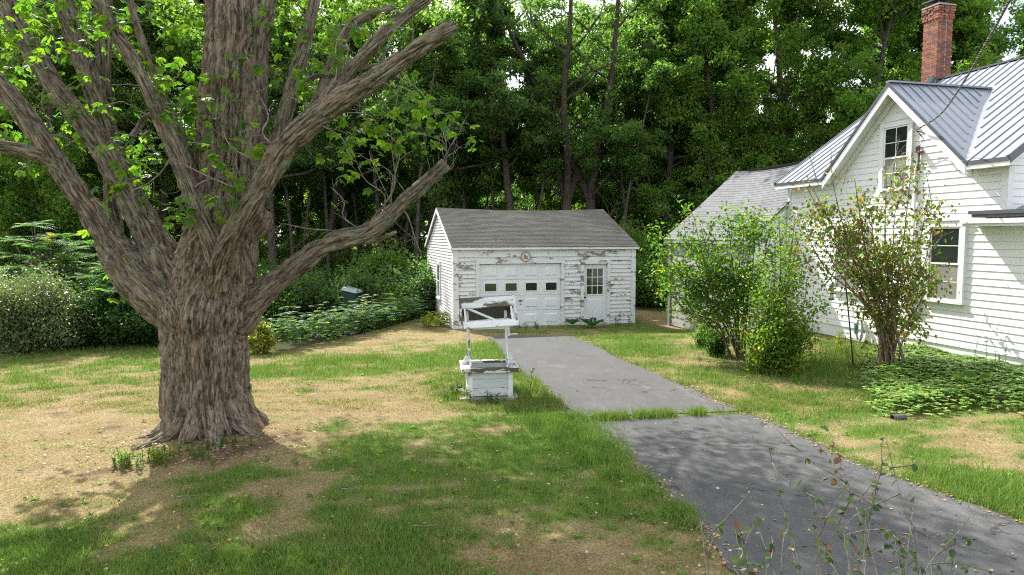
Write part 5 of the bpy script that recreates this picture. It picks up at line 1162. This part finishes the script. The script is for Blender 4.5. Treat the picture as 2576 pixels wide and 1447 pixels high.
    SH = [(1000,1200,9.5),(1200,1180,9),(850,1170,9.5),(900,1300,10),(1100,1300,10),(1300,1250,10),(1400,1180,9.3),(1000,1120,9),(1250,1100,9),(1600,1150,9.2),(1750,1120,9.5),(1900,1180,9.7),(1700,1220,10),(1850,1290,10),(2050,1250,10),(2000,1350,10.5),(2200,1320,10.5),(2200,1420,11),(1950,1430,11),(2400,1400,11),(1500,1300,10.5),(1650,1330,10.6),(950,1400,10.8),(1150,1220,9.8),(1800,1400,11)]
    cot = 1 / math.tan(R(SUN_EL))
    for (x, y, h) in SH:
        g_ = PG(x, y); c_ = np.array([g_[0] - SDX * h * cot, g_[1] - SDY * h * cot, h])
        for q in range(4): cl.append(c_ + r.normal(0, .55, 3) * np.array([1, 1, .5]))
        s_ = np.array([bx, by, 7.0]) + unit(c_ - np.array([bx, by, 6.0])) * .6
        c2 = catmull(np.array([s_, s_ + (c_ - s_) * .4 + [0, 0, .7], c_]), .5); segs.append((c2 - np.array([bx, by, 0]), np.linspace(.11, .03, len(c2)), 6))
    for i in range(34): a = r.uniform(0, 6.28); rd = r.uniform(1, 5); cl.append(np.array([bx + math.cos(a) * rd, by + .5 + math.sin(a) * rd * .8, r.uniform(9, 13.5)]))
    cl = np.array(cl); n = 23000; ci = r.integers(0, len(cl), n); P_ = cl[ci] + r.normal(0, 1, (n, 3)) * np.array([.6, .6, .3]) - np.array([bx, by, 0])
    Nr = r.normal(0, .4, (n, 3)); Nr[:, 2] += 1; crown = leaf_mesh('foliage', P_, r.normal(0, 1, (n, 3)), Nr, r.uniform(.09, .16, n), leafcols(n, r, (.08, .15, .02), .3, .1), M['leaf'], 1.3)
    obj('foliage', crown, t, kind='stuff'); obj('high_branches', tubes_mesh('high_branches', segs, M['bark']), t)
big_tree()
# ------------------------------------------------------------------ shrubs in front of the house
def vase_shrub(seed, base, tips_, stems_px, name, label, Yb, leafs, n, base_c, alt=None, altf=.0, clump=.16, droop=.3, rad=.03, mat='leaf', low=0, nq=9):
    """stems reach surveyed crown points; leaves gather round the twigs"""
    r = np.random.default_rng(seed); t = thing(name, label, 'shrub', tuple(base)); segs = []; tips = []; B = np.array(base)
    for (x, y, dy) in tips_:
        e = PY(x, y, Yb + dy) - B; st0 = np.array([r.normal(0, .12), r.normal(0, .10), -.05])
        m1 = st0 + (e - st0) * .35 + np.array([-.12 * (e[0]), -.1 * e[1], .15]) + r.normal(0, .05, 3); m2 = st0 + (e - st0) * .7 + r.normal(0, .07, 3); c = catmull(np.array([st0, m1, m2, e]), .12)
        segs.append((c, np.linspace(rad * r.uniform(.6, 1.2), .007, len(c)), 7))
        for q in range(nq):
            j = int(len(c) * r.uniform(.42 - low, 1)); j = min(j, len(c) - 1); w_ = wander(c[j], r.normal(0, 1, 3) + np.array([0, 0, .55]), r.uniform(.25, .65), 5, r, .3); segs.append((w_, np.linspace(.009, .003, 6), 4)); tips += [w_[-1], w_[-2], w_[3], w_[2]]
        tips.append(c[-1])
    tips = np.array(tips); ci = r.integers(0, len(tips), n); P_ = tips[ci] + r.normal(0, clump, (n, 3)); P_[:, 2] = np.maximum(P_[:, 2], .05)
    cc = leafcols(n, r, base_c, .35, .1)
    if alt is not None: k = r.random(n) < altf; cc[k] = leafcols(int(k.sum()), r, alt, .35, .1)
    Dr = r.normal(0, 1, (n, 3)); Dr[:, 2] -= droop; Nr = r.normal(0, .55, (n, 3)); Nr[:, 2] += .7
    obj('stems', tubes_mesh('stems', segs, M['stem']), t); obj('foliage', leaf_mesh('foliage', P_, Dr, Nr, leafs * r.uniform(.6, 1.25, n), cc, M[mat], 1.25), t); return t
b1 = PT_(1858, 905); vase_shrub(1, b1, [(1660,640,.2),(1690,700,-.3),(1720,590,.1),(1760,560,.3),(1800,600,-.4),(1830,545,.2),(1870,580,-.2),(1700,650,.3),(1900,560,.2),(1930,600,.0),(1750,660,-.5),(1850,660,.5),(1650,600,0),(1950,560,.2),(1780,740,-.3),(1880,700,-.4),(1680,720,.2),(1745,545,.4),(1900,540,.4)], None,
    'lilac_shrub', 'green lilac shrub in front of the weathered shed, left of the pair', b1[1], .105, 9500, (.065, .135, .02), (.13, .17, .02), .15)
b2 = PT_(1948, 940); vase_shrub(2, b2, [(1900,680,.2),(1950,620,0),(1990,650,.2),(2030,700,.1),(1980,750,-.3),(1920,780,-.3),(2040,780,0),(1880,830,-.1),(2000,850,-.3),(1940,700,.3),(2010,590,.3),(1960,560,.2),(1890,740,.1),(1930,870,-.4),(2040,860,-.1),(1985,900,-.3),(1900,900,-.2),(2000,540,.3)], None,
    'lilac_shrub', 'bushier green shrub leafy to the ground, right of the shed lilac', b2[1], .085, 11000, (.075, .15, .02), (.15, .19, .02), .25, low=.25)
b3 = PT_(2240, 930); vase_shrub(3, b3, [(2045,475,.2),(2090,440,.1),(2150,450,-.2),(2230,440,.0),(2290,450,.2),(2335,500,.1),(2345,570,.0),(2010,540,.2),(2060,590,-.3),(2130,560,.1),(2190,520,-.3),(2250,540,-.3),(2300,600,.2),(2335,690,.1),(2200,640,.2),(2120,660,-.1),(2265,680,-.2),(2030,470,.3),(2170,760,-.1),(2310,790,0)], None,
    'crabapple_shrub', 'tall multi-stemmed shrub with curling brown and green leaves in front of the house', b3[1], .10, 7000, (.09, .14, .03), (.14, .09, .05), .36, clump=.15, droop=1.2, rad=.034, nq=7)
# bare seed heads above that shrub
def bare_tops():
    r = np.random.default_rng(9); t = thing('dead_stalk', 'pale dry branching stalks rising in front of the gable window', 'plant', tuple(b3)); segs = []
    for (x0, y0, x1, y1) in ((2240, 480, 2262, 350), (2262, 470, 2285, 372), (2100, 470, 2092, 385), (2120, 470, 2150, 400), (2060, 470, 2040, 400), (2345, 520, 2330, 430), (2300, 700, 2420, 560) if False else (2330, 660, 2370, 590)):
        s_ = PY(x0, y0, b3[1]); e = PY(x1, y1, b3[1] + .1); c = catmull(np.array([s_, (s_ + e) / 2 + r.normal(0, .02, 3), e]), .06); segs.append((c - b3, np.linspace(.010, .004, len(c)), 5))
        for q in range(16): j = r.integers(1, len(c)); w_ = wander(c[j], (e - s_) + r.normal(0, .35, 3), r.uniform(.1, .35), 4, r, .35); segs.append((w_ - b3, np.linspace(.005, .002, 5), 4))
    obj('stems', tubes_mesh('stems', segs, M['twig']), t, kind='stuff')
bare_tops()
# low dark shrub at foot of left lilac, shrub beside shed wall
p = PT_(1800, 895); plant(bush_proto(61, 1.0, .5, 3200, .07, (.045, .10, .02), .08, 10), p, 0, 1, 'low_bush', 'low dark bush at the foot of the lilac\'s left side')
p = PT_(1760, 870); plant(bush_proto(62, .8, .42, 2200, .06, (.10, .16, .06), .2, 9), p, 0, 1, 'low_bush', 'small pale green bush against the weathered shed wall')
# ---- pachysandra bed
def bed():
    r = np.random.default_rng(71); out = []; px = [(2165, 960), (2180, 900), (2330, 880), (2470, 905), (2600, 920), (2750, 960), (2750, 1040), (2576, 1035), (2420, 1035), (2300, 1050), (2200, 1048), (2190, 1000), (2165, 960)]
    poly = np.array([PT_(*q)[:2] for q in px]); mn, mx = poly.min(0), poly.max(0)
    def inside(p_):
        x, y = p_; c = False; j = len(poly) - 1
        for i in range(len(poly)):
            if (poly[i][1] > y) != (poly[j][1] > y) and x < (poly[j][0] - poly[i][0]) * (y - poly[i][1]) / (poly[j][1] - poly[i][1]) + poly[i][0]: c = not c
            j = i
        return c
    n = 0; P_, D_, N_, S_, C_ = [], [], [], [], []
    while n < 6800:
        p_ = r.uniform(mn, mx)
        if not inside(p_): continue
        dd = min(float(np.linalg.norm(p_ - (poly[i_] + (poly[i_ + 1] - poly[i_]) * np.clip(((p_ - poly[i_]) @ (poly[i_ + 1] - poly[i_])) / (1e-9 + (poly[i_ + 1] - poly[i_]) @ (poly[i_ + 1] - poly[i_])), 0, 1)))) for i_ in range(len(poly) - 1))
        ed = min(1.0, .15 + dd / .45); p_ = p_ + r.normal(0, .12, 2) * (dd < .3)
        if dd < .25 and r.random() > .3 + dd * 2.5: continue
        n += 1; h = .02 + ed * .09 + ed * .20 * float(fbm(np.array([p_[0] * 1.2]), np.array([p_[1] * 1.2]), 3.0, 3)[0]) + r.uniform(-.04, .04); z = gz(*p_) + h; k = r.uniform(.65, 1.4); lt = r.random() < .5
        c_ = np.array((.26, .34, .11) if lt else (.13, .24, .06)) * k
        for m in range(7):
            a = m * .9 + r.uniform(0, .5); P_.append((p_[0], p_[1], z)); D_.append((math.cos(a), math.sin(a), r.uniform(-.1, .35))); N_.append((r.normal(0, .2), r.normal(0, .2), 1)); S_.append(r.uniform(.048, .085)); C_.append(c_ * r.uniform(.85, 1.15))
    for (x, y) in ((2180, 940), (2200, 970)): pass
    obj('pachysandra_bed', leaf_mesh('pachysandra_bed', np.array(P_), np.array(D_), np.array(N_), np.array(S_), np.array(C_), M['leaf_gloss'], 1.1), kind='stuff', label='bed of glossy ground cover along the house foundation', category='ground cover')
bed()
def fern(seed, x, y, L, label, nfr=9, col=(.10, .18, .03), tilt=1.4, name='fern', grp=None):
    r = np.random.default_rng(seed); p = PT_(x, y); out = []
    for k in range(nfr):
        a = k * 6.28 / nfr + r.uniform(-.3, .3); frond_leaves(np.array([0, 0, .08]), (math.cos(a), math.sin(a), tilt), L * r.uniform(.7, 1.1), r, 16, L * .22, out, np.array(col) * r.uniform(.8, 1.2))
    t = thing(name, label, 'fern', tuple(p), 0, grp); obj('fronds', fronds_to_mesh('fronds', out, M['leaf'], .7), t)
fern(1, 2440, 985, .62, 'yellow-green fern standing up in the ground cover, the taller of two', 10); fern(2, 2330, 1010, .45, 'smaller fern at the middle of the ground cover bed', 8)
fern(3, 1490, 826, .75, 'fern growing between the garage door and the entry door', 9, (.035, .085, .02), .9); fern(4, 1440, 822, .5, 'small dark fern at the right foot of the wide garage door', 8, (.04, .09, .02), 1.1)
def herb(seed, x, y, Ht, label, n=1, col=(.06, .14, .03), lsz=.09, spread=.05, name='weed_plant', z=None):
    r = np.random.default_rng(seed); p = PT_(x, y); segs = []; P_, D_ = [], []
    for s_ in range(n):
        b_ = np.array([r.normal(0, spread), r.normal(0, spread), 0]); st = wander(b_, (r.normal(0, .12), r.normal(0, .12), 1), Ht * r.uniform(.7, 1), 8, r, .08); segs.append((st, np.linspace(.007, .003, 9), 5))
        for k in range(26): j = r.integers(1, 9); a = r.uniform(0, 6.28); P_.append(st[j]); D_.append((math.cos(a), math.sin(a), r.uniform(-.1, .5)))
    m = len(P_); N_ = r.normal(0, .3, (m, 3)); N_[:, 2] += 1; t = thing(name, label, 'plant', tuple(p)); obj('stems', tubes_mesh('stems', segs, M['stem']), t, kind='stuff')
    obj('foliage', leaf_mesh('foliage', np.array(P_), np.array(D_), N_, lsz * r.uniform(.6, 1.2, m), leafcols(m, r, col, .25, .1), M['leaf'], .8), t)
herb(1, 1332, 985, .62, 'single upright leafy weed between the well and the driveway', 1, lsz=.12)
herb(2, 1232, 1012, .26, 'sprawling green weeds against the front of the well box', 6, spread=.18, lsz=.07); herb(3, 1560, 822, .5, 'reddish leafy weed right of the garage entry door', 7, (.07, .09, .03), spread=.25)
herb(4, 1100, 822, .55, 'yellowish day-lily clump at the garage\'s left corner', 16, (.17, .20, .03), .2, .35); herb(5, 2500, 940, 1.0, 'tall thin weed rising from the ground cover by the house wall', 4, spread=.25, lsz=.08)
herb(6, 2060, 905, .9, 'tall dry weeds at the foundation behind the shrub pair', 14, (.12, .14, .04), .10, .5); herb(7, 2110, 890, .8, 'yellow-green weed by the hose', 5, (.19, .20, .02), .12, .12)
herb(8, 1300, 826, .25, 'low weeds in front of the wide garage door', 14, (.07, .15, .03), .10, .6); herb(9, 1160, 1000, .3, 'green weeds left of the well slab', 10, (.07, .15, .03), .09, .2)
herb(10, 330, 1170, .22, 'bright green moss-like weed left of the old trunk', 22, (.12, .22, .02), .06, .16); herb(11, 530, 1140, .2, 'patch of green creeper at the foot of the old trunk', 26, (.07, .14, .03), .06, .28); herb(12, 400, 1155, .2, 'yellow-green creeper tuft at the left foot of the old trunk', 20, (.14, .22, .02), .06, .14)
# ---- foreground twiggy shrub, close to the camera
def foreground():
    r = np.random.default_rng(81)
    def fsh(base, tips_, label, nleaf):
        t = thing('foreground_shrub', label, 'shrub', base); B = np.array(base); segs = []; sites = []
        for (x, y, Y) in tips_:
            e = PY(x, y, Y) - B; s_ = np.array([r.normal(0, .08), r.normal(0, .08), -.02]); c = catmull(np.array([s_, s_ + (e - s_) * .45 + r.normal(0, .08, 3), s_ + (e - s_) * .75 + r.normal(0, .07, 3), e]), .06)
            segs.append((c, np.linspace(.009, .0018, len(c)), 6))
            for q in range(5):
                j = int(len(c) * r.uniform(.55, .97)); w_ = wander(c[j], (c[j] - c[j - 1]) * 9 + r.normal(0, .55, 3), r.uniform(.15, .42), 6, r, .25); segs.append((w_, np.linspace(.004, .0012, 7), 5)); sites += [(w_[m], w_[m] - w_[m - 1]) for m in range(2, 7)]
            for m in range(int(len(c) * .72), len(c)): sites.append((c[m], c[m] - c[m - 1]))
        obj('stems', tubes_mesh('stems', segs, M['twig']), t)
        lm = []
        for k, c_ in enumerate([(.035, .075, .018), (.055, .10, .02), (.08, .11, .03), (.13, .06, .035), (.03, .055, .03)]):
            V = [(0, 0, 0), (.32, .3, .06), (.34, .6, .05), (0, 1, -.06), (-.34, .6, .05), (-.32, .3, .06), (0, .5, -.03)]; F_ = [(6, 0, 1), (6, 1, 2), (6, 2, 3), (6, 3, 4), (6, 4, 5), (6, 5, 0)]
            lm.append(rawmesh('leaf', np.array(V) * .036, np.array(F_).ravel(), np.full(6, 3), {'col': [(*c_, 1)] * 7}, False, [M['leaf_gloss']]))
        for q in range(nleaf):
            for _ in range(12):
                p_, d = sites[r.integers(0, len(sites))]
                wp_ = p_ + B; f_ = (wp_[2] - H) / wp_[1]
                if f_ > -.52: break
            o = obj('leaf', lm[r.choice(5, p=[.3, .3, .15, .1, .15])], t); a = math.atan2(d[1], d[0]) + r.choice([-1, 1]) * r.uniform(.4, 1.2)
            o.location = tuple(p_); o.rotation_euler = (R(r.normal(-15, 35)), R(r.normal(0, 30)), a); s_ = r.uniform(.55, 1.25); o.scale = (s_, s_, s_)
    fsh((1.55, 2.35, 0), [(1935, 1130, 3.0), (2110, 1150, 3.2), (2230, 1110, 3.3), (2180, 1260, 2.9), (2300, 1250, 3.0), (2440, 1300, 3.1), (2050, 1250, 2.8), (1980, 1300, 2.7), (2400, 1380, 2.9), (2250, 1350, 2.7), (2130, 1380, 2.6), (2330, 1330, 2.9), (2050, 1400, 2.6), (2200, 1200, 3.1), (2120, 1320, 2.8)], 'thin twiggy shrub with small dark leaves in the right foreground', 290)
    fsh((.85, 2.2, 0), [(1900, 1300, 2.7), (1880, 1390, 2.5), (1930, 1420, 2.5), (1760, 1290, 2.8), (1850, 1330, 2.6)], 'sparse twig cluster left of the foreground shrub', 60)
foreground()
# ------------------------------------------------------------------ grass blades, tufts and litter
def grass():
    r = np.random.default_rng(91)
    def sample(n, y0, y1, xlim=.82):
        u_ = r.random(n); Y = 1 / (1 / y0 - u_ * (1 / y0 - 1 / y1)); X = r.uniform(-xlim, xlim, n) * Y; return X, Y
    Ps = []
    for (n, y0, y1, hs, ws, seg) in ((330000, 4.3, 13.5, .055, .0055, 2), (200000, 12.5, 30, .075, .012, 1)):
        X, Y = sample(n, y0, y1); ok = ~on_drive(X, Y, .03) & (Y < edgeY(X) + .6)
        hw_ = (X - 10.21) * .968 + (Y - 16.88) * .25; ok &= hw_ < -.05
        gx = (X + 2.025) * .968 + (Y - 23.8) * .25; gy = -(X + 2.025) * .25 + (Y - 23.8) * .968; ok &= ~((gx > -.05) & (gx < 6.9) & (gy > -.05) & (gy < 7))
        ok &= ((X + 5.03) ** 2 + (Y - 11.25) ** 2) > .75 ** 2
        X = X[ok]; Y = Y[ok]; g = cover(X, Y); keep = r.random(len(X)) < np.clip(.80 + g * .6, .45, 1) * np.where(g < -.1, .25, 1); X = X[keep]; Y = Y[keep]; g = g[keep]; m = len(X)
        Z = terrain(X, Y) - .005; lush = sstep(.3, .95, g); clump = fbm(X * 2.2, Y * 2.2, 12.0, 3)
        h = hs * (.55 + 1.15 * lush * (.4 + 1.2 * clump)) * r.uniform(.6, 1.3, m)
        ed = np.minimum(np.abs(X - np.interp(Y, YS, LX)), np.abs(X - np.interp(Y, YS, RX))); h *= 1 + .7 * np.exp(-(ed / .25) ** 2)
        col = cover_col(g + r.normal(.02, .34, m), r.random(m)) * r.uniform(.8, 1.25, m)[:, None]
        Ps.append((X, Y, Z, h, ws * r.uniform(.7, 1.4, m), col, seg))
    # tall tufts
    tx, ty, th_, tg = [], [], [], []
    def tuft(x, y, sx, sy, n, h, v=1.0):
        p = PT_(x, y); tx.append(p[0] + r.normal(0, sx, n)); ty.append(p[1] + r.normal(0, sy, n)); th_.append(h * r.uniform(.5, 1.2, n)); tg.append(np.full(n, v) + r.normal(0, .1, n))
    for (x, y, sx, sy, n, h) in ((1440, 1085, .35, .5, 2600, .17), (1490, 1130, .25, .3, 1800, .18), (1500, 1160, .2, .2, 1200, .17), (1380, 1060, .4, .35, 1800, .13), (1540, 1200, .12, .12, 600, .16), (1710, 1300, .10, .15, 500, .15), (1700, 1285, .12, .12, 400, .13), (1640, 1250, .12, .15, 300, .12),
        (2470, 1225, .3, .25, 1500, .18), (2540, 1262, .25, .22, 1300, .17), (2410, 1195, .3, .2, 800, .14), (860, 905, .8, .5, 900, .16), (1240, 940, .15, .5, 900, .2), (1290, 985, .2, .3, 900, .18), (1150, 1000, .2, .2, 500, .15), (1650, 890, .5, .4, 900, .2), (1620, 875, .4, .4, 600, .2),
        (1560, 850, .9, .3, 900, .16), (2050, 940, .7, .5, 1500, .28), (2120, 900, .5, .5, 1300, .3), (1850, 960, .6, .3, 700, .14), (2050, 1050, .5, .3, 900, .12), (960, 1350, .3, .25, 900, .12), (780, 1420, .25, .2, 1100, .12), (600, 1400, .3, .3, 800, .11), (800, 905, 1.2, .3, 700, .14), (1135, 1330, .2, .2, 300, .11), (1480, 825, 1.2, .12, 500, .15), (1200, 822, .4, .15, 300, .14), (1300, 838, .6, .12, 400, .10), (1090, 812, .25, .25, 500, .25), (770, 985, .12, .1, 150, .12)): tuft(x, y, sx, sy, n, h)
    # strip growing in the break across the drive
    n = 5200; xa = r.uniform(.95, 4.3, n) ; k = (fbm(xa * 2.3, xa * 0, 4.0, 3) > .47) | (r.random(n) < .12); xa = xa[k]; ya = 12.2 + (xa - 2.8) / 3 * .5 + r.normal(0, .085, len(xa)); tx.append(xa); ty.append(ya); th_.append(.19 * r.uniform(.4, 1.3, len(xa))); tg.append(np.full(len(xa), .85) + r.normal(0, .2, len(xa)))
    X = np.concatenate(tx); Y = np.concatenate(ty); h = np.concatenate(th_); g = np.concatenate(tg); m = len(X)
    Ps.append((X, Y, terrain(X, Y) - .005, h, np.full(m, .008) * r.uniform(.7, 1.3, m), cover_col(g, r.random(m)) * r.uniform(.9, 1.35, m)[:, None], 2))
    for i, (X, Y, Z, h, wd, col, seg) in enumerate(Ps):
        m = len(X); a = r.uniform(0, 6.28, m); sd = np.stack([np.cos(a), np.sin(a), np.zeros(m)], -1); b_ = r.uniform(0, 6.28, m); ln = r.uniform(.15, .75, m) * h
        lean = np.stack([np.cos(b_) * ln, np.sin(b_) * ln, np.zeros(m)], -1); B = np.stack([X, Y, Z], -1); U = np.array([0, 0, 1.0])
        if seg == 2:
            v_ = [B - sd * wd[:, None] / 2, B + sd * wd[:, None] / 2, B + lean * .35 + U * (h * .6)[:, None] + sd * wd[:, None] * .35, B + lean * .35 + U * (h * .6)[:, None] - sd * wd[:, None] * .35, B + lean + U * (h * .92)[:, None]]
            V = np.stack(v_, 1); i5 = np.arange(m)[:, None] * 5; L = np.concatenate([i5, i5 + 1, i5 + 2, i5, i5 + 2, i5 + 3, i5 + 3, i5 + 2, i5 + 4], 1).ravel(); N = np.full(3 * m, 3); c = np.repeat(np.c_[col, np.ones(m)], 5, 0)
        else:
            V = np.stack([B - sd * wd[:, None] / 2, B + sd * wd[:, None] / 2, B + lean + U * h[:, None]], 1); L = np.arange(3 * m); N = np.full(m, 3); c = np.repeat(np.c_[col, np.ones(m)], 3, 0)
        nm, lb = (('grass', 'short mown grass, part lush and part dried to straw'), ('grass', 'grass of the far lawn running back to the woods'), ('tall_grass', 'longer bright green grass tufts along the driveway edges'))[i]
        obj(nm, rawmesh(nm, V.reshape(-1, 3), L, N, {'col': c}, False, [M['grass']]), kind='stuff', label=lb, category='grass')
    # litter: dry leaves, denser by the old tree and along the drive
    n = 2600; X, Y = sample(n, 4.3, 16); k = r.random(n) < .45
    e1 = r.integers(0, 2, n); yy = r.uniform(4.5, 15, n); ex_ = np.where(e1 == 0, np.interp(yy, YS, LX), np.interp(yy, YS, RX)) + r.normal(0, .10, n); X = np.where(k, X, ex_); Y = np.where(k, Y, yy)
    nx = 900; X = np.r_[X, -4.9 + r.normal(0, 1.1, nx)]; Y = np.r_[Y, 10.4 + r.normal(0, .6, nx)]; m = len(X); ok = ((X + 5.03) ** 2 + (Y - 11.25) ** 2) > .7 ** 2; X = X[ok]; Y = Y[ok]; m = len(X)
    Z = terrain(X, Y) + np.where(on_drive(X, Y), .030, .03) + r.uniform(0, .02, m) * ~on_drive(X, Y); kc = r.random(m)
    col = np.where((kc < .55)[:, None], np.array([.30, .19, .11]), np.where((kc < .8)[:, None], np.array([.16, .09, .055]), np.where((kc < .93)[:, None], np.array([.42, .38, .27]), np.array([.50, .33, .03])))) * r.uniform(.7, 1.3, m)[:, None]
    Nr = r.normal(0, .25, (m, 3)); Nr[:, 2] += 1; Dr = r.normal(0, 1, (m, 3)); Dr[:, 2] *= .12
    obj('fallen_leaves', leaf_mesh('fallen_leaves', np.stack([X, Y, Z], -1), Dr, Nr, r.uniform(.02, .06, m), col, M['litter'], 1.4), kind='stuff', label='dry brown and yellow leaves scattered over lawn and driveway edges', category='fallen leaves')
    # broad-leaved weeds and clover in the turf
    P_, D_, N_, S_, C_ = [], [], [], [], []
    X, Y = sample(1500, 4.4, 20); ok = ~on_drive(X, Y, -.05) & (Y < edgeY(X) - .3) & (((X - 10.21) * .968 + (Y - 16.88) * .25) < -.3) & (((X + 5.03) ** 2 + (Y - 11.25) ** 2) > .8); g = cover(X, Y); ok &= (g > .25) | (r.random(len(X)) < .25)
    for x, y in zip(X[ok], Y[ok]):
        z = gz(x, y) + .02; k = r.uniform(.7, 1.4); sz = r.uniform(.03, .085); c_ = np.array((.11, .20, .04)) * k
        for m in range(7): a = m * .9 + r.uniform(0, .5); P_.append((x, y, z)); D_.append((math.cos(a), math.sin(a), r.uniform(.1, .9))); N_.append((r.normal(0, .2), r.normal(0, .2), 1)); S_.append(sz * r.uniform(.7, 1.2)); C_.append(c_ * r.uniform(.8, 1.2))
    obj('lawn_weeds', leaf_mesh('lawn_weeds', np.array(P_), np.array(D_), np.array(N_), np.array(S_), np.array(C_), M['leaf'], .9), kind='stuff', label='broad-leaved weeds dotted through the lawn', category='weeds')
    # fallen sticks
    for i, (x, y) in enumerate([(445, 1260), (700, 1250), (545, 1390), (1035, 1335), (390, 1395), (1000, 1240), (860, 1240), (150, 1345), (880, 1060), (1130, 1130), (300, 1270)]):
        p = PT_(x, y); w_ = wander((0, 0, .045), (math.cos(i * 2.1), math.sin(i * 2.1), 0), r.uniform(.12, .34), 5, r, .18); w_[:, 2] = .045 + .01 * r.random(6)
        t = obj('fallen_stick', tubes_mesh('fallen_stick', [(w_, np.linspace(.010, .005, 6), 6)], M['twig']), label='short grey stick lying on the lawn near the old tree', category='stick', group='sticks fallen on the lawn'); t.location = tuple(p)
grass()
